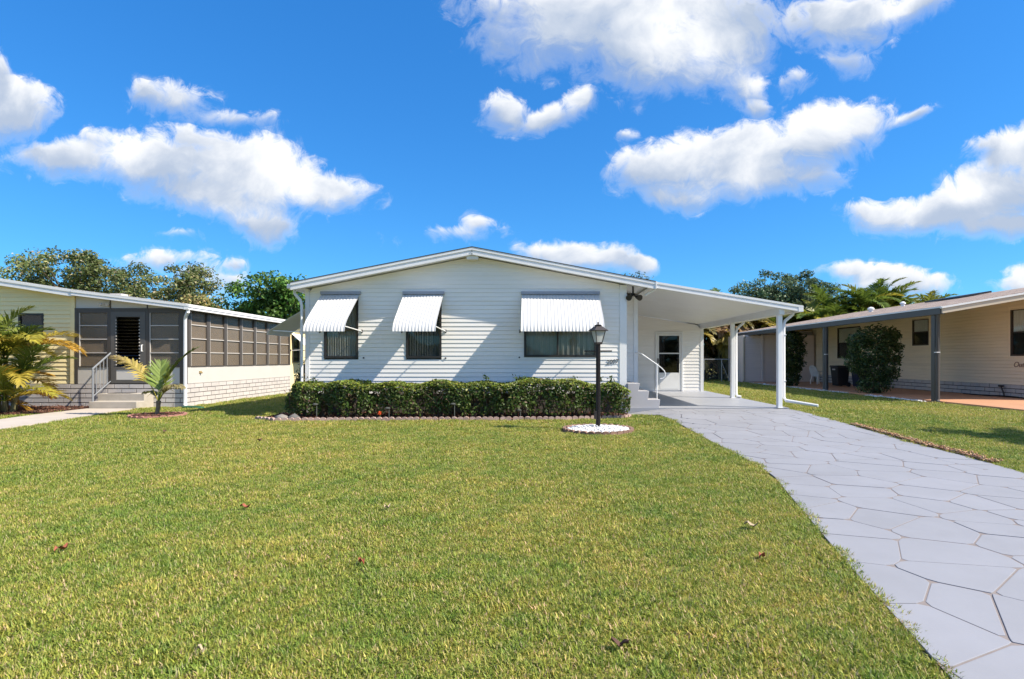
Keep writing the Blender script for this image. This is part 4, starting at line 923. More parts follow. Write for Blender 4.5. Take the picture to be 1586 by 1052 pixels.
# ------------------------------------------------------------------ hedge and shrubs
M_leaf = leaf_mat('shrub_leaf', .48, .28); M_bark = pm('bark', (.10,.075,.055), .9, .35, 9, .6, 40)
M_twig = pm('hedge_twig', (.13,.095,.07), .9, .3, 14)
def build_hedge():
    H = thing('clipped_hedge', (-1.7, 12.65, .03), 'long clipped green hedge in front of the white house', 'hedge'); rng = np.random.default_rng(5)
    n = 30000; x = rng.uniform(-5.55, 2.15, n)
    # depth and height wander along the hedge
    wob = lambda s, f, p: s*np.sin(x*f+p)
    front = 12.14+wob(.05, 2.1, 0)+wob(.05, 5.3, 1)+.12*sm(.3, 2.0, x)+.25*sm(-5.05, -5.6, x)
    back = 13.12+0*x; top = .80-.3*sm(-5.2, -5.6, x)-.2*sm(1.8, 2.2, x)+wob(.02, 2.7, .5)+wob(.035, 6.1, 2)+.06*sm(-1.2, 0, x)*sm(1.3, .6, x)
    shell = rng.random(n); y = np.where(shell < .55, front+np.abs(rng.normal(0, .09, n)), rng.uniform(front, back)); y = np.minimum(y, back)
    z = np.where((shell > .55) & (shell < .85), top-np.abs(rng.normal(0, .06, n)), .10+(top-.10)*rng.random(n)**.75)
    # rounded front top edge and ragged hem
    ed = np.clip((z-(top-.16))/.16, 0, 1); y = np.maximum(y, front+.10*ed**2)
    hole = (np.sin(x*9.1+z*7)+np.sin(x*4.3-z*11+1.3)+np.sin(x*17+2)) ; keep = ~((y < front+.14) & (z < .62) & (hole < -1.1)) & ~((z < .26) & (rng.random(n) < .55))
    x, y, z, top, front = x[keep], y[keep], z[keep], top[keep], front[keep]; n = len(x)
    C = np.stack([x, y, z], 1); D = np.stack([np.zeros(n), -np.ones(n)*(y < front+.15), (z > top-.14)*1.2], 1)
    new = np.clip((z-(top-.20))/.20, 0, 1)*rng.random(n)
    c = pick_cols(n, [(.06,.105,.02),(.09,.14,.028),(.14,.14,.045),(.18,.125,.08)], [4,3,1.2,.7], rng)
    cn = pick_cols(n, [(.18,.23,.03),(.28,.31,.05)], [2,1], rng); c = np.where((new > .30)[:, None], cn, c)
    V, F, cc = leaves(C, D, .07, .5, c, .35, rng)
    # a few shoots that stand above the clipped top
    Vs, Cs = [], []
    sh = []
    for sx in (-.36,-.30,.55,.95,-1.05,1.5,-2.2,-3.7,1.75,-.2,.35,-4.9):
        hh = rng.uniform(.05, .17) + (.06 if sx in (-.36,-.30) else 0)
        for k in range(26): sh.append((sx+rng.normal(0, .035), 12.45+rng.normal(0, .05), .80+hh*rng.random()))
    sh = np.array(sh); V2, F2, c2 = leaves(sh, rnd_unit(len(sh), rng), .075, .42, pick_cols(len(sh), [(.07,.11,.022),(.04,.07,.016)], [1,1], rng), .4, rng)
    npmesh('foliage', np.concatenate([V, V2]), np.concatenate([F, F2+len(V)]), M_leaf, H, np.concatenate([cc, c2]))
    m = MB()
    for k in range(95):
        x0 = rng.uniform(-5.4, 2.05); y0 = rng.uniform(12.35, 12.9)
        for j in range(3):
            m.tube([(x0, y0, .0), (x0+rng.normal(0, .06), y0+rng.normal(0, .05), .28), (x0+rng.normal(0, .16), y0+rng.normal(-.08, .14), .66)], [.012, .009, .005], 4)
    m.build('stems', M_twig, H)
build_hedge()
def shrub(name, label, cat, x, y, z0, segs, nleaf, size, aspect, pal, wts, seed, group=None, stems=7, gloss=M_leaf):
    """segs: blobs (dx,dy,z,rx,ry,rz) that make up the crown"""
    rng = np.random.default_rng(seed); T = thing(name, (x, y, z0), label, cat, group)
    vol = np.array([(b[3]*b[4]*b[5])**.67 for b in segs]); k = rng.choice(len(segs), nleaf, p=vol/vol.sum()); B = np.array(segs)[k]
    u = rnd_unit(nleaf, rng); r = (1-.42*rng.random(nleaf)**1.6)[:, None]*(1+.10*rng.normal(size=(nleaf, 1)))
    lump = 1+.16*np.sin(u[:, :1]*7+k[:, None])*np.sin(u[:, 2:]*8+k[:, None]*2)
    C = B[:, :3]+u*B[:, 3:]*r*lump; C[:, 2] = np.maximum(C[:, 2], .06); C += np.array([x, y, z0])
    V, F, c = leaves(C, u, size, aspect, pick_cols(nleaf, pal, wts, rng), .3, rng)
    npmesh('foliage', V, F, gloss, T, c)
    m = MB()
    for j in range(stems):
        b = segs[rng.integers(len(segs))]; a = rng.uniform(0, 6.28)
        m.tube([(x+.08*math.cos(a), y+.08*math.sin(a), z0-.02), (x+b[0]*.5+rng.normal(0, .05), y+b[1]*.5, z0+b[2]*.5), (x+b[0], y+b[1], z0+b[2])], [.025, .018, .008], 5)
    m.build('stems', M_twig, T); return T
DG = [(.035,.07,.022),(.055,.10,.028),(.10,.14,.04),(.18,.20,.09)]
shrub('leafy_bush', 'tall full green bush beside the tan house, nearest the dark post', 'bush', 12.45, 20.3, .05,
      [(0,0,.35,.55,.5,.35),(.05,0,.9,.72,.6,.5),(-.12,0,1.5,.78,.65,.5),(.15,0,2.1,.70,.6,.40),(.62,.1,1.55,.42,.4,.42),(-.62,0,1.15,.34,.34,.36),(.62,0,2.12,.34,.34,.28),(-.55,0,1.95,.38,.36,.3),(.45,-.2,.75,.36,.3,.3),(.95,0,1.75,.16,.16,.12),(.9,.1,1.2,.18,.18,.14)], 7600, .11, .48, DG, [3,4,2,.8], 31, stems=12)
shrub('leafy_bush', 'narrow climbing green bush in the shade behind the carport post', 'bush', 12.1, 26.0, .05,
      [(0,0,.5,.42,.4,.5),(.08,0,1.1,.5,.45,.5),(.1,0,1.7,.55,.5,.55),(.05,0,2.25,.5,.45,.4)], 4500, .12, .5, [(.03,.055,.015),(.06,.085,.02),(.11,.12,.03)], [3,3,1], 32, stems=8)
shrub('leafy_bush', 'dark straggly shrub at the left end of the long hedge', 'bush', -5.60, 13.45, .0,
      [(0,0,.35,.22,.45,.35),(.0,.2,.75,.22,.4,.4),(.02,.4,1.05,.18,.3,.3)], 2000, .075, .5, [(.03,.045,.016),(.06,.07,.03),(.10,.09,.04)], [4,2,1], 33)
shrub('leafy_bush', 'yellow-green bush in the gap behind the porch house', 'bush', -9.0, 26.5, 0,
      [(0,0,.8,1.0,.9,.8),(.4,.3,1.7,.9,.9,.8),(-.5,.2,1.5,.8,.8,.7)], 3500, .15, .5, [(.10,.12,.025),(.06,.09,.02),(.16,.15,.04)], [3,3,1], 34)

# ------------------------------------------------------------------ palms
M_frond = leaf_mat('palm_frond', .4, .35)
def frond_geo(base, az, elev, length, droop, pairs, ll, c0, c1, rng, lw=.03, hang=.35, vee=.5, start=.14, roll=0.0):
    """one feather leaf: rachis plus leaflets as narrow folded strips. c0 stem-side colour, c1 tip colour"""
    V = []; F = []; C = []
    n = 14; pts = []; p = Vector(base); e = elev; h = Vector((math.cos(az), math.sin(az), 0))
    for k in range(n+1):
        pts.append(p.copy()); d = h*math.cos(e)+Vector((0, 0, math.sin(e))); p = p+d*(length/n); e -= droop/n*(.5+1.1*k/n)
    side0 = Vector((-math.sin(az), math.cos(az), 0))
    def cc(t): return tuple(a+(b-a)*t for a, b in zip(c0, c1))
    for k in range(n):                                    # rachis
        a, b = pts[k], pts[k+1]; t = (b-a).normalized(); s = side0; u = s.cross(t); r0, r1 = .016*(1-k/n)+.004, .016*(1-(k+1)/n)+.004
        i = len(V)
        for q, r in ((a, r0), (b, r1)):
            V += [q+s*r, q+u*r, q-s*r]
        C += [cc(k/n*.5)]*6
        F += [(i, i+1, i+4, i+3), (i+1, i+2, i+5, i+4), (i+2, i, i+3, i+5)]
    for j in range(pairs):
        t = start+(1-start)*(j+.5)/pairs; f = t*n; k = min(int(f), n-1); q = pts[k].lerp(pts[k+1], f-k); tg = (pts[k+1]-pts[k]).normalized()
        s = (side0*math.cos(roll)+side0.cross(tg)*math.sin(roll)).normalized(); u = s.cross(tg)*-1
        if u.z < 0: u = -u
        L_ = ll*math.sin(math.pi*min(1, .22+.72*t))**.7*rng.uniform(.85, 1.1)
        for sg in (-1, 1):
            d = (s*sg*(1-.45*t)+tg*(.45+.6*t)+u*vee*rng.uniform(.4, 1.2)*(1-.4*t)+Vector(rng.normal(0, .06, 3))).normalized()
            m = q+d*L_*.5; d2 = (d-Vector((0, 0, hang*rng.uniform(.6, 1.6)))).normalized(); e_ = m+d2*L_*.5
            wv = tg.cross(d).cross(d).normalized() if abs(tg.dot(d)) < .98 else u
            w = lw*rng.uniform(.8, 1.15); i = len(V)
            V += [q+wv*w*.25, q-wv*w*.25, m+wv*w*.5, m-wv*w*.5, e_+wv*w*.06, e_-wv*w*.06]
            g = max(.25, 1+.16*rng.normal()); c = cc(min(1, t*.6+.3*rng.random())); c = tuple(x*g for x in c)
            C += [c]*6; F += [(i, i+2, i+3, i+1), (i+2, i+4, i+5, i+3)]
    return [tuple(v) for v in V], F, C
def add_geo(acc, g):
    V, F, C = g; k = len(acc[0]); acc[0].extend(V); acc[1].extend([tuple(i+k for i in f) for f in F]); acc[2].extend(C)
GREEN, LIME, YEL, ORG, TANC = (.075,.13,.024), (.18,.24,.035), (.46,.36,.045), (.52,.26,.045), (.36,.26,.15)
def build_small_palm():
    x, y = -8.71, 12.9; T = thing('young_palm', (x, y, 0), 'young palm with one yellowing frond growing in a small round mulch ring', 'palm'); rng = np.random.default_rng(8)
    rk = thing('mulch_ring', (x, y, 0), 'small round mulch ring with pink edging under the young palm', 'mulch ring')
    MB().lathe([(.52,-.02),(.52,.03),(.3,.045),(.01,.055)], x, y, 24).build('mound', M_mulch, rk)
    pts = [(x+.5*math.sqrt(a)*math.cos(b), y+.5*math.sqrt(a)*math.sin(b), .05+.01*c) for a, b, c in zip(rng.random(500), rng.uniform(0, 6.28, 500), rng.random(500))]
    chips('chips', pts, M_chip, .02, .06, rng, parent=rk)
    for k in range(24):
        a = 2*math.pi*k/24; scallop(rk, x+.55*math.cos(a), y+.55*math.sin(a), a+math.pi/2, .14, .05, pm('pink_ring_block', (.36,.17,.14), .85, .25, 9, .3))
    MB().tube([(x, y, 0), (x-.01, y, .10), (x+.01, y, .22), (x+.02, y, .36)], [.058, .046, .042, .05], 10).build('trunk', pm('palm_trunk', (.22,.17,.11), .9, .3, 15, .5, 40), T, smooth=True)
    b = (x+.02, y, .34)
    specs = [ # az, elev, length, droop, pairs, ll, c0, c1, hang, roll
        (math.pi*.99, 1.18, 1.62, 1.15, 34, .30, (.50,.42,.05), TANC, .55, .3), (.12, 1.30, 1.55, .85, 34, .28, (.20,.24,.035), (.12,.14,.04), .35, -.3),
        (math.pi*.60, 1.46, .92, .2, 16, .36, (.24,.32,.06), (.26,.34,.10), .02, 0), (1.0, 1.42, .85, .3, 14, .30, (.26,.32,.05), (.22,.27,.06), .05, 0),
        (-.25, 1.05, .85, 1.6, 18, .26, (.22,.22,.04), (.34,.27,.16), 1.0, 0), (2.8, 1.0, .55, 1.6, 12, .20, (.12,.15,.03), (.20,.17,.06), 1.0, 0)]
    for i, (az, el, ln, dr, pa, ll, c0, c1, hg, ro) in enumerate(specs):
        V, F, C = frond_geo(b, az, el, ln, dr, int(pa*1.25), ll*1.15, c0, c1, rng, .045, hg, .35, .28, ro)
        npmesh('frond', np.array(V), np.array(F), M_frond, T, np.array(C))
build_small_palm()
def palm_clump(name, label, x, y, z0, stems, nfr, flen, seed, pal, spread=.5, elo=.25, ehi=1.35, pairs=26, ll=.42, group=None, lw=.034, droop=1.3, each=False, trunk_r=.05):
    """clump: stems of given (dx,dy,height), each with a head of feather leaves; each frond its own part when each=True"""
    rng = np.random.default_rng(seed); T = thing(name, (x, y, z0), label, 'palm', group); acc = ([], [], [])
    for sx, sy, sh in stems:
        MB().tube([(x+sx*.5, y+sy*.5, z0-.02), (x+sx*.8, y+sy*.8, z0+sh*.5), (x+sx, y+sy, z0+sh)], [trunk_r*1.15, trunk_r, trunk_r*.8], 8).build('trunk', pm('ringed_palm_stem', (.20,.19,.10), .7, .3, 10, .3, 30), T, smooth=True)
        for k in range(nfr):
            az = 2*math.pi*(k+rng.random()*.6)/nfr*1.0+sx*5; q = rng.random()
            el = elo+(ehi-elo)*q; c0, c1 = pal(q, rng)
            g = frond_geo((x+sx, y+sy, z0+sh), az, el, flen*rng.uniform(.8, 1.1), droop*rng.uniform(.7, 1.25), pairs, ll, c0, c1, rng, lw, .45, .5)
            if each: npmesh('frond', np.array(g[0]), np.array(g[1]), M_frond, T, np.array(g[2]))
            else: add_geo(acc, g)
    if not each: npmesh('crown', np.array(acc[0]), np.array(acc[1]), M_frond, T, np.array(acc[2]))
    return T
def areca_pal(q, rng):
    r = rng.random()
    if q < .45: return ((YEL, ORG) if r < .22 else (YEL, (.40,.32,.06)) if r < .8 else (LIME, YEL))
    if q < .7: return ((LIME, YEL) if r < .6 else (GREEN, LIME))
    return (GREEN, (.09,.13,.025)) if r < .65 else (LIME, (.20,.21,.04))
palm_clump('palm_clump', 'bushy yellow and green palm clump in front of the yellow house', -13.05, 13.75, .02,
           [(0,0,1.25),(-.5,.2,1.55),(.40,-.1,.75),(-.3,-.35,.6),(-.9,0,1.2),(.1,.35,1.6),(-.6,-.3,.3),(.3,-.35,.3)], 10, 1.38, 12, areca_pal, elo=.15, pairs=36, ll=.44, each=True, lw=.036, droop=1.25)
def far_pal(q, rng):
    r = rng.random()
    if q < .3: return (ORG, (.30,.17,.06)) if r < .6 else (YEL, ORG)
    if q < .6: return (LIME, YEL) if r < .6 else (GREEN, LIME)
    return (GREEN, LIME) if r < .6 else (LIME, (.24,.22,.05))
FP = [(18.7,34.5,3.3,'leftmost golden-green palm clump rising behind the tan house roof'),(20.6,36,4.4,'golden-green palm clump behind the white roof vent'),(23.0,37,5.0,'tallest arching palm clump behind the tan house roof'),
      (25.2,37,4.6,'golden palm clump behind the tan roof, right of the tallest palm'),(27.0,38,4.0,'low palm clump at the right end of the row behind the tan roof'),(16.2,36,3.2,'orange-tipped palm clump peeking over the carport gutter')]
for i, (x, y, h, lab) in enumerate(FP):
    rr = random.Random(i); st = [(rr.uniform(-1.4, 1.4), rr.uniform(-.8, .8), h*rr.uniform(.55, 1.08)) for _ in range(8)]
    palm_clump('palm_clump', lab, x, y, 0, st, 12, 2.4, 60+i, far_pal, pairs=26, ll=.75, group='palm clumps behind the tan house', lw=.095, elo=.0, trunk_r=.07)
palm_clump('palm_tree', 'slim palm with a green head above the carport roof', 13.4, 40, 0, [(0,0,5.3)], 13, 1.7, 71, lambda q, r: (GREEN, LIME) if q > .3 else (LIME, TANC), pairs=17, ll=.5, lw=.09, elo=-.1, trunk_r=.14)
def hang_pal(q, rng):
    r = rng.random(); return (YEL, (.34,.27,.08)) if r < .4 else ((.13,.14,.03), (.22,.17,.06)) if r < .75 else (TANC, (.25,.15,.07))
for i, (x, y, h, lab) in enumerate(((9.6, 34.2, 2.6, 'drooping yellow-brown palm seen through the carport beside the white wall'), (11.7, 34.6, 3.0, 'drooping yellow-brown palm seen through the carport left of the pink shed'), (7.7, 35.4, 3.2, 'drooping palm behind the white storage wall'), (13.6, 35.2, 3.2, 'drooping palm behind the pink shed'))):
    rr = random.Random(40+i); st = [(rr.uniform(-.7, .7), rr.uniform(-.4, .4), h*rr.uniform(.55, 1.15)) for _ in range(4)]
    palm_clump('palm_clump', lab, x, y, 0, st, 14, 2.1, 80+i, hang_pal, pairs=20, ll=.7, lw=.13, elo=-.3, ehi=1.1, droop=1.9, trunk_r=.09, group='palms behind the chain-link fence')

palm_clump('palm_tree', 'palm past the right edge of the view whose shadow falls on the right lawn', 10.3, 8.6, .05, [(0,0,1.9),(.25,.1,1.5)], 11, 1.25, 91, lambda q, r: (GREEN, LIME), pairs=22, ll=.42, lw=.05, elo=-.1, trunk_r=.09)

# ------------------------------------------------------------------ trees
M_tleaf = leaf_mat('tree_leaf', .5, .3)
def tree(name, label, x, y, h, blobs, nleaf, size, pal, wts, seed, clumps=60, clump_r=.55, aspect=.55, group=None, trunk_r=.2, sparse=.0):
    """tapered trunk, limbs out to leaf clumps, crown of small leaves gathered in uneven clumps"""
    rng = np.random.default_rng(seed); T = thing(name, (x, y, 0), label, 'tree', group)
    vol = np.array([b[3]*b[4]*b[5] for b in blobs]); kk = rng.choice(len(blobs), clumps, p=vol/vol.sum()); B = np.array(blobs)[kk]
    u = rnd_unit(clumps, rng); rad = rng.random((clumps, 1))**.42
    cen = B[:, :3]+u*B[:, 3:]*rad
    per = rng.integers(0, clumps, nleaf); cr = (clump_r*rng.uniform(.55, 1.25, clumps))[per]
    v = rnd_unit(nleaf, rng); r = (rng.random(nleaf)**.5)*cr
    C = cen[per]+v*np.stack([r*1.5, r*1.5, r*.95], 1)+np.array([x, y, 0])
    tone = (1+.22*rng.normal(size=clumps))[per][:, None]
    V, F, c = leaves(C, v, size, aspect, np.clip(2.0*pick_cols(nleaf, pal, wts, rng)*tone, .004, 1), .35, rng)
    npmesh('crown', V, F, M_tleaf, T, c)
    m = MB(); zb = min(b[2]-b[5]*.6 for b in blobs); zb = max(zb, h*.25)
    m.tube([(x, y, -.05), (x+.05, y, zb*.5), (x-.03, y, zb), (x+.05, y, h*.72)], [trunk_r*1.25, trunk_r, trunk_r*.85, trunk_r*.3], 9)
    for q in rng.permutation(clumps)[:min(26, clumps)]:
        p = cen[q]; t = rng.uniform(.35, .95); s = Vector((x, y, zb*t+h*.72*(1-t)*.8)); e = Vector((x+p[0], y+p[1], p[2])); mid = s.lerp(e, .5)+Vector(rng.normal(0, .15, 3))
        m.tube([s, mid, e], [trunk_r*.4, trunk_r*.22, trunk_r*.07], 5)
    m.build('trunk', M_bark, T, smooth=True); return T
OL = [(.075,.095,.032),(.05,.07,.022),(.12,.125,.05),(.19,.17,.10)]
tree('tree', 'wide feathery olive tree behind the yellow house', -31, 38, 9.0, [(-1.2,0,7.2,3.6,2.5,1.35),(2.2,0,6.4,3.2,2.5,1.5),(-.5,0,5.4,4.6,2.6,1.4),(-3.0,0,6.2,2.0,2,1.2),(.3,0,8.2,1.6,1.6,.7)], 18500, .21, OL, [4,4,2,.8], 101, 120, .6, .5)
tree('tree', 'thin olive tree with gappy crown behind the screened porch roof', -24.2, 38, 8.0, [(.3,0,6.6,2.2,2,1.1),(-1.2,0,5.6,2.2,2,1.3),(1.6,0,5.6,1.8,2,1.4),(1.2,0,7.3,.8,.8,.6)], 7600, .20, OL, [4,3,3,1.4], 102, 70, .5, .5)
tree('tree', 'dense dark green tree between the porch house and the white house', -15.0, 32, 6.4, [(0,0,4.6,2.6,2.4,1.7),(1.4,0,4.2,2.2,2.2,1.8),(-1.3,0,3.6,1.9,2,1.5),(2.4,0,3.6,2,2,1.8)], 16000, .20, [(.028,.065,.012),(.045,.095,.017),(.08,.14,.025)], [4,4,1.5], 103, 110, .55, .55)
tree('tree', 'treetop twigs peeking over the roof of the white house', 5.55, 30, 6.1, [(0,0,5.55,.75,.7,.42),(.5,0,5.2,.8,.7,.4)], 420, .15, [(.04,.06,.03),(.03,.045,.02)], [1,1], 104, 22, .3, .45, trunk_r=.09)
tree('tree', 'bluish green tree with rounded top right of the carport roof', 17.2, 42, 8.0, [(0,0,6.6,1.9,1.8,1.4),(.7,0,5.2,2.1,2,1.5),(-.8,0,5.0,1.6,1.6,1.4)], 9000, .19, [(.05,.08,.04),(.075,.105,.05),(.035,.055,.028)], [4,2,3], 105, 80, .5, .5)
tree('tree', 'pointed bluish green tree taller than its neighbours behind the carport', 20.7, 42.5, 8.6, [(0,0,6.4,2.3,2,1.6),(.3,0,7.9,.35,.35,.9),(1.2,0,5.8,1.6,1.6,1.5),(-1.2,0,5.6,1.6,1.6,1.5)], 11000, .19, [(.05,.08,.04),(.07,.10,.045),(.035,.055,.028)], [4,2,3], 106, 90, .5, .5)
tree('tree', 'small dark tree in front of the palms right of the carport', 15.2, 39, 6.0, [(0,0,4.2,1.6,1.5,1.3),(-.8,0,3.4,1.5,1.5,1.3)], 5000, .19, [(.035,.06,.025),(.055,.08,.03)], [3,2], 107, 50, .5, .5)
tree('tree', 'low golden-brown treetop above the end of the porch roof', -20.3, 34, 5.4, [(0,0,4.3,1.3,1.2,.8),(-1.0,0,3.9,1.3,1.2,.9)], 3600, .19, [(.15,.14,.05),(.20,.15,.06),(.09,.10,.03)], [3,2,3], 108, 40, .45, .5)
for i, (x0, x1) in enumerate(((4.0, 9.5), (9.3, 15.0))):  # near-black leaves stand in for the dark shade behind the fence
    segs = [(x-(x0+x1)/2, 0, z, .9, .7, .6) for x in np.arange(x0+.5, x1, .7) for z in (.5, 1.15)]
    shrub('shade_hedge', ('dark hedge standing in for shade behind the fence, left of the carport post','dark hedge standing in for shade behind the fence, right of the carport post')[i], 'hedge', (x0+x1)/2, 36.3, 0, segs, 6000, .16, .5, [(.016,.026,.011),(.025,.04,.014)], [2,1], 120+i, 'hedges standing in for shade')

# ------------------------------------------------------------------ chain-link fence
def build_fence():
    T = thing('chain_link_fence', (8.8, 31.5, 0), 'low grey chain-link fence across the back yard behind the carport', 'fence')
    gm = pm('galvanised_steel', (.30,.31,.31), .45, .15, 10, metal=.5); y = 31.5; x0, x1 = 5.2, 11.5; g0 = gz(8, y)
    for x in (5.9, 7.75, 9.72, 10.72):
        MB().tube([(x, y, 0), (x, y, 1.36)], .032, 8).build('post', gm, T, smooth=True)
    MB().tube([(x0, y, 1.33), (x1, y, 1.33)], .022, 8).build('top_rail', gm, T, smooth=True)
    MB().tube([(10.72, y, 1.15), (11.05, y-.25, .15)], .02, 6).build('brace', gm, T)
    m = MB(); H = 1.22; st = .075
    for sgn in (1, -1):
        x = x0-H
        while x < x1:
            a0, a1 = max(x, x0), min(x+H, x1)
            if a1-a0 > .02:
                za, zb = (a0-x, a1-x) if sgn > 0 else (H-(a0-x), H-(a1-x))
                m.tube([(a0, y+.012*sgn, g0+.06+za), (a1, y+.012*sgn, g0+.06+zb)], .0032, 3, cap=False)
            x += st
    m.build('wire_mesh', pm('dull_wire', (.10,.105,.10), .5, .1), T)
build_fence()

# ------------------------------------------------------------------ things on the neighbour's patio
def build_chair():
    x, y, z = 14.2, 27.6, .10; T = thing('plastic_chair', (x, y, z), 'white plastic armchair standing on the shaded patio of the tan house', 'chair')
    T.rotation_euler = (0, 0, R(12)); wp = pm('white_plastic', (.84,.83,.80), .4, .05)
    # the chair looks towards +x (to the right); built at the origin of its root
    old = wloc
    def P(a): return (a[0]+x, a[1]+y, a[2]+z)
    def tb(path, r, name, n=6): MB().tube([P(p) for p in path], r, n).build(name, wp, T, smooth=True)
    for s in (-1, 1):
        tb([(.24, s*.25, 0), (.20, s*.22, .40)], [.024, .032], 'leg'); tb([(-.26, s*.24, 0), (-.20, s*.21, .42)], [.024, .034], 'leg')
        tb([(-.27, s*.23, .66), (-.05, s*.28, .64), (.20, s*.28, .62), (.26, s*.26, .58), (.235, s*.24, .40)], [.026, .03, .03, .028, .024], 'arm')
    MB().box(x-.22, x+.24, y-.24, y+.24, z+.385, z+.415).build('seat', wp, T, bevel=.012)
    m = MB()
    for k in range(7):
        s = -.18+.06*k; m.tube([P((-.21, s, .42)), P((-.27, s, .66)), P((-.33, s*1.05, .84))], .018, 5)
    m.tube([P((-.20, -.22, .42)), P((-.28, -.25, .68)), P((-.33, -.22, .82)), P((-.345, -.12, .88)), P((-.35, 0, .895)), P((-.345, .12, .88)), P((-.33, .22, .82)), P((-.28, .25, .68)), P((-.20, .22, .42))], .024, 6)
    m.build('backrest', wp, T, smooth=True)
build_chair()
def build_bin(x, y, colr, label):
    T = thing('wheelie_bin', (x, y, .1), label, 'bin'); mt = pm('bin_'+label.split()[0], colr, .45, .15, 5)
    def ring(w, d, z): return [(x-w, y-d, z), (x+w, y-d, z), (x+w, y+d, z), (x-w, y+d, z)]
    V = ring(.22, .24, .14)+ring(.28, .32, .98)
    MB().add(V, [(3,2,1,0),(4,5,6,7),(0,1,5,4),(1,2,6,5),(2,3,7,6),(3,0,4,7)]).build('body', mt, T, bevel=.02)
    MB().add(ring(.31, .35, .985)+ring(.29, .33, 1.05), [(3,2,1,0),(4,5,6,7),(0,1,5,4),(1,2,6,5),(2,3,7,6),(3,0,4,7)]).build('lid', mt, T, bevel=.015)
    MB().tube([(x+.33, y-.2, 1.0), (x+.36, y-.2, 1.0), (x+.36, y+.2, 1.0), (x+.33, y+.2, 1.0)], .015, 6).build('handle', mt, T)
    for s in (-1, 1): MB().tube([(x+.22, y+s*.26, .20), (x+.22, y+s*.32, .20)], .10, 14).build('wheel', pm('rubber', (.02,.02,.02), .7), T)
    box('rim_label', (x-.285, x-.281, y-.12, y+.12, .84, .90), M_rail, T)
build_bin(14.0, 25.3, (.018,.018,.020), 'black lidded bin beside the second dark post'); build_bin(14.4, 24.35, (.015,.020,.045), 'navy lidded bin partly hidden by the tall bush')
MB_ = MB(); 
for k in range(3): MB_.tube([(15.3-.05*k, 17.2+.09*k, .12+.012*k), (15.2, 18.0, .125+.012*k), (15.15+.04*k, 19.0, .12), (15.28, 19.7-.2*k, .12)], .017, 6)
o = MB_.build('garden_hose', pm('black_rubber_hose', (.015,.017,.018), .5), None, smooth=True); tag(o, 'black hose heaped along the brick foot of the tan house', 'hose')
T = thing('water_standpipe', (15.42, 18.25, .1), 'dark bent water pipe against the bricks of the tan house', 'pipe')
MB().tube([(15.46,18.2,.10),(15.44,18.2,.22),(15.42,18.25,.36),(15.44,18.3,.44)], .022, 8).build('pipe', M_bronze, T, smooth=True); MB().tube([(15.44,18.22,.45),(15.44,18.40,.45)], .03, 8).build('tap', M_bronze, T)
rp = np.random.default_rng(4); pts = [(11.72+.20*rp.random()-.02, y, gz(11.8, y)+.03*rp.random()) for y in np.concatenate([rp.uniform(16.8, 19.6, 330), rp.uniform(20.9, 25.5, 420), rp.uniform(25.5, 30, 180)])]
o = stones_on('white_gravel_strip', M_pebble, None, pts, .025, .055, rp); tag(o, 'strip of white stones along the edge of the terracotta patio', 'gravel')
T = thing('splash_block', (-9.2, 15.1, 0), 'flat green drain sleeve lying below the porch downspout', 'drain sleeve')
gm = pm('green_plastic', (.02,.12,.055), .45, .15, 8)
MB().prism([(-9.50,15.22),(-9.36,15.24),(-8.98,15.08),(-8.80,14.88),(-8.95,14.80),(-9.25,14.92),(-9.50,15.02)], .004, .05, 'xy').build('sleeve', gm, T, bevel=.015)
for k in range(3): MB().tube([(-9.45,15.18-.06*k,.052),(-9.15,15.08-.06*k,.053),(-8.92,14.96-.05*k,.05)], .010, 5).build('rib', gm, T)

# ------------------------------------------------------------------ small things in the beds and on the lawn
def path_light(x, y, label, h=.34):
    T = thing('path_light', (x, y, .03), label, 'garden light', 'garden lights in front of the hedge')
    g = pm('grey_green_metal', (.12,.13,.12), .4, .15, 8)
    MB().tube([(x, y, .0), (x, y, h)], .008, 6).build('stake', g, T); MB().lathe([(.012,h-.02),(.062,h+.005),(.062,h+.016),(.03,h+.035),(.005,h+.04)], x-.03, y, 12).build('cap', pm('dark_cap', (.07,.075,.07), .45), T, smooth=True)
for x, y, lab, h in ((-4.66,11.98,'small capped garden light nearest the left end of the hedge',.34),(-3.12,12.06,'small capped garden light beside the red flower',.25),(-1.70,12.08,'small capped garden light at the middle of the hedge',.34),(-.27,12.16,'short pale garden light left of the lamp post',.2)): path_light(x, y, lab, h)
def rock(x, y, r, label, seed, mat, h=.7):
    T = thing('garden_rock', (x, y, 0), label, 'rock', 'rocks at the end of the hedge'); rng = np.random.default_rng(seed)
    stones_on('stone', mat, T, [(x, y, r*h*.55)], r, r*1.02, rng, h, None)
gr = pm('grey_rock', (.26,.235,.21), .9, .35, 8, .6, 25)
rock(-5.42, 12.0, .15, 'larger tan-grey rock at the left end of the hedge', 1, gr); rock(-5.15, 12.02, .16, 'flat dark grey rock beside the tan-grey one', 4, pm('dark_rock', (.13,.125,.12), .9, .3, 8, .6, 25), .5); rock(-4.94, 11.98, .06, 'small whitish stone next to the flat rock', 3, M_pebble)
T = thing('red_flower', (-3.29, 12.03, .03), 'single orange-red flower low in front of the hedge', 'flower')
MB().tube([(-3.29,12.03,.0),(-3.30,12.02,.13)], .006, 5).build('stem', pm('stem_green', (.05,.09,.02), .6), T)
rngf = np.random.default_rng(2); Cc = np.tile(np.array([[-3.30,12.01,.16]]), (16,1))+rngf.normal(0,.016,(16,3)); V, F, c = leaves(Cc, rnd_unit(16, rngf), .06, .7, np.tile(np.array([[.65,.10,.03]]), (16,1)), .2, rngf); npmesh('petals', V, F, M_leaf, T, c)

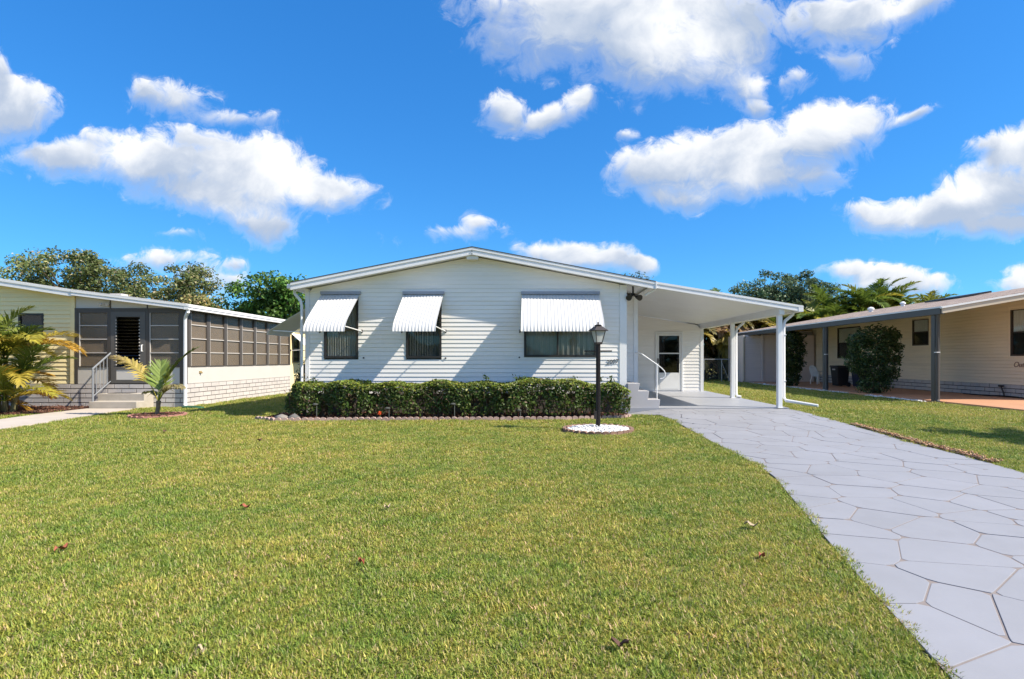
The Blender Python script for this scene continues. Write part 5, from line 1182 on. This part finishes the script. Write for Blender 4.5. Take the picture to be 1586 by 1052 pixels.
# ------------------------------------------------------------------ lawn
M_grass = leaf_mat('grass_blade', .55, .32, dict(scales=[(.33, 2), (1.6, 3), (7, 2)], a=(.76,.90,.76), b=(1.52,1.20,1.32)))
def grass_patch(seed, nb=110, rad=.08, hmin=.014, hmax=.044):
    rng = np.random.default_rng(seed); V = []; F = []; C = []
    for k in range(nb):
        r = rad*math.sqrt(rng.random()); a = rng.uniform(0, 6.283); x, y = r*math.cos(a), r*math.sin(a); h = rng.uniform(hmin, hmax); az = rng.uniform(0, 6.283)
        lean = rng.uniform(.3, 1.5); dx, dy = math.cos(az), math.sin(az); w = rng.uniform(.0017, .0034); sx, sy = -dy*w, dx*w
        mx_, mz = h*.5*math.sin(lean*.6), h*.55*math.cos(lean*.6); tx, tz = mx_+h*.5*math.sin(lean*1.25), max(.004, mz+h*.5*math.cos(lean*1.25))
        i = len(V); q = rng.random()
        c = (.275,.335,.052) if q < .44 else (.17,.25,.038) if q < .72 else (.38,.375,.095) if q < .90 else (.48,.40,.22)
        g = 1+.18*rng.normal(); c = tuple(max(.01, t*g) for t in c)
        V += [(x-sx, y-sy, -.004), (x+sx, y+sy, -.004), (x+dx*mx_+sx*.9, y+dy*mx_+sy*.9, mz), (x+dx*mx_-sx*.9, y+dy*mx_-sy*.9, mz), (x+dx*tx, y+dy*tx, tz)]
        F += [(i, i+1, i+2), (i, i+2, i+3), (i+3, i+2, i+4)]; C += [c]*5
    me = npmesh('~tuft', np.array(V), np.array(F), M_grass, None, np.array(C)); me.name = 'grass_tuft'
    return bpy.data.objects.new('grass_tuft', me)
def circle(x, y, r, n=24): return [(x+r*math.cos(6.2832*k/n), y+r*math.sin(6.2832*k/n)) for k in range(n)]
KEEP_OUT = [DRIVE, [(2.2,13.1),(6.12,13.1),(6.12,19.7),(2.2,19.7)], PATH, PATIO, BED, LBED, circle(LX, LY, .66), circle(-8.71, 12.9, .56), [(-5.5,13.3),(2.8,13.3),(2.8,24),(-5.5,24)], [(2.2,13.2),(6,13.2),(6,22.5),(2.2,22.5)],
            [(-20,15.3),(-9.6,15.3),(-9.6,25),(-20,25)], [(11.7,16.8),(12,16.8),(12,31),(11.7,31)], [(11.5,30.4),(24,30.4),(24,34),(11.5,34)], [(-11.72,14.66),(-10.46,14.66),(-10.46,15.4),(-11.72,15.4)], [(-9.5,15.25),(-9.3,15.25),(-8.8,14.9),(-8.95,14.8),(-9.5,15.0)]]
def build_lawn():
    rng = np.random.default_rng(77); P = []; Sc = []
    for y0, y1, dens, sc in ((1.6,3.4,420,.95),(3.4,5,340,.95),(5,7.5,220,1.0),(7.5,11,130,1.1),(11,16,60,1.35),(16,24,24,1.7),(24,36,10,2.2)):
        xl, xr = -1.0*y1-.8, .93*y1+.8
        n = int((xr-xl)*(y1-y0)*dens); x = rng.uniform(xl, xr, n); y = rng.uniform(y0, y1, n)
        ok = (x > -.99*y-.8) & (x < .93*y+.8)
        for poly in KEEP_OUT:
            if min(p[1] for p in poly) > y1+.1 or max(p[1] for p in poly) < y0-.1: continue
            for ox, oy in (((0,0),) if poly is DRIVE else ((0,0),(.03,0),(-.03,0),(0,.03),(0,-.03))): ok &= ~in_poly(x+ox, y+oy, poly)
        # thin spots where soil and runners show
        x, y = x[ok], y[ok]
        P.append(np.stack([x, y, ground_z(x, y)], 1)); Sc.append(sc*rng.uniform(.75, 1.25, len(x))*(1+.09*np.sin(x*3.1+1.3*np.sin(y*2.3))+.07*np.sin(y*4.7+x*1.7)+.06*np.sin(x*9.3-y*7.1)))
    P = np.concatenate(P).astype(np.float32); Sc = np.concatenate(Sc).astype(np.float32)
    me = bpy.data.meshes.new('lawn_grass'); me.vertices.add(len(P)); me.vertices.foreach_set('co', P.ravel())
    a = me.attributes.new('scl', 'FLOAT', 'POINT'); a.data.foreach_set('value', Sc)
    rot = np.zeros((len(P), 3), np.float32); rot[:, 2] = rng.uniform(0, 6.283, len(P)); b = me.attributes.new('rot', 'FLOAT_VECTOR', 'POINT'); b.data.foreach_set('vector', rot.ravel())
    me.materials.append(M_grass); o = link('lawn_grass', me); tag(o, 'mown green and straw-coloured lawn in front of the houses', 'grass', kind='stuff')
    cl = bpy.data.collections.new('tufts')
    for k in range(6): cl.objects.link(grass_patch(200+k))
    ng = bpy.data.node_groups.new('grass_scatter', 'GeometryNodeTree')
    ng.interface.new_socket('Geometry', in_out='INPUT', socket_type='NodeSocketGeometry'); ng.interface.new_socket('Geometry', in_out='OUTPUT', socket_type='NodeSocketGeometry')
    N = ng.nodes; L = ng.links; gi = N.new('NodeGroupInput'); go = N.new('NodeGroupOutput'); ip = N.new('GeometryNodeInstanceOnPoints')
    ci = N.new('GeometryNodeCollectionInfo'); ci.inputs[0].default_value = cl; ci.inputs[1].default_value = True; ci.inputs[2].default_value = True
    ar = N.new('GeometryNodeInputNamedAttribute'); ar.data_type = 'FLOAT_VECTOR'; ar.inputs[0].default_value = 'rot'
    asn = N.new('GeometryNodeInputNamedAttribute'); asn.data_type = 'FLOAT'; asn.inputs[0].default_value = 'scl'
    er = N.new('FunctionNodeEulerToRotation'); L.new(ar.outputs[0], er.inputs[0])
    L.new(gi.outputs[0], ip.inputs['Points']); L.new(ci.outputs[0], ip.inputs['Instance']); ip.inputs['Pick Instance'].default_value = True
    L.new(er.outputs[0], ip.inputs['Rotation']); L.new(asn.outputs[0], ip.inputs['Scale']); L.new(ip.outputs[0], go.inputs[0])
    md = o.modifiers.new('scatter', 'NODES'); md.node_group = ng
    print('grass tufts', len(P))
build_lawn()
LEAF_LAB = ['red-brown leaf on the left middle of the lawn','dark brown curled leaf on the lawn below the left end of the hedge','pale leaf on the lawn, the nearer of two left of the driveway bend','small brown leaf on the lawn just below the pale leaf by the driveway',
            'dark leaf on the lawn below the young palm','tiny straw-coloured leaf at the bottom left of the lawn','pale tan leaf near the left edge of the lawn','tan leaf near the bottom middle of the lawn','small straw leaf on the lawn under the middle of the hedge','small buff leaf in the centre of the lawn']
# dry leaf litter along the right side of the driveway
rl = np.random.default_rng(6); y = rl.uniform(7.0, 10.6, 900); xr = np.interp(y, [6.0,7.6,9.5,13.2], [5.62,5.86,6.02,6.10]); x = xr+np.abs(rl.normal(.03, .07, 900))
o = chips('leaf_litter', np.stack([x, y, ground_z(x, y)+.03+.02*rl.random(900)], 1), leaf_mat('litter', .9, 0), .02, .06, rl); tag(o, 'orange brown leaf litter along the right edge of the driveway', 'leaf litter')
oa = o.data.attributes['col']; cc = pick_cols(900, [(.34,.20,.11),(.24,.12,.07),(.42,.30,.18)], [3,2,2], rl); c4 = np.ones((7200, 4), np.float32); c4[:, :3] = np.repeat(cc, 8, axis=0); oa.data.foreach_set('color', c4.ravel())
for i, (px, py, r, cl_) in enumerate(((380,789,.045,(.30,.09,.05)),(402,684,.05,(.10,.05,.035)),(1163,818,.05,(.45,.36,.24)),(1180,866,.035,(.22,.10,.06)),(255,670,.06,(.12,.07,.05)),(310,1015,.02,(.40,.32,.22)),(95,855,.05,(.46,.38,.26)),(960,1006,.04,(.42,.28,.18)),(600,790,.035,(.44,.36,.25)),(560,875,.035,(.4,.33,.22)))):
    Y = 860*1.30/(py-557); X = (px-825)/860*Y
    T = MB(); n = 5; V = []
    for k in range(n):
        t = k/(n-1); w = r*.5*math.sin(math.pi*(.08+.86*t)); zz = .045+.015*math.sin(k*1.9+i); a = i*1.3
        for s in (-1, 0, 1):
            lx, ly = (t-.5)*2*r, s*w; V.append((X+lx*math.cos(a)-ly*math.sin(a), Y+lx*math.sin(a)+ly*math.cos(a), zz+abs(s)*.012))
    V += [(x_, y_, z_-.002) for x_, y_, z_ in V]; F = []
    for k in range(n-1):
        for s in range(2): q = k*3+s; F += [(q, q+1, q+4, q+3), (q+15, q+18, q+19, q+16)]
    o = T.add(V, F).build('fallen_leaf', pm('dry_leaf_%d' % (i % 3), cl_, .8, .25, 20), smooth=True); tag(o, LEAF_LAB[i], 'leaf', 'dry leaves on the lawn')

# ------------------------------------------------------------------ far-off ring of trees added to darken window reflections, closing the horizon all round
def build_wood():
    rng = np.random.default_rng(55); n = 16000; a = rng.uniform(0, 6.2832, n); r = 78+rng.normal(0, 4, n)
    hh = 3.9+1.2*np.sin(a*9)+.9*np.sin(a*23+1)+.7*np.sin(a*47+2)
    z = hh*rng.random(n)**.6; r = r+2.5*(z/hh-.5)
    C = np.stack([r*np.cos(a), 8+r*np.sin(a), z], 1); D = np.stack([-np.cos(a), -np.sin(a), .4+0*a], 1)
    V, F, c = leaves(C, D, 1.25, .7, pick_cols(n, [(.05,.075,.025),(.075,.10,.035),(.035,.055,.02)], [3,2,2], rng), .3, rng)
    o = npmesh('distant_wood', V, F, M_tleaf, None, c); tag(o, 'added ring of far-off trees, mostly unseen, that darkens the window reflections', 'woods', kind='stuff')
build_wood()
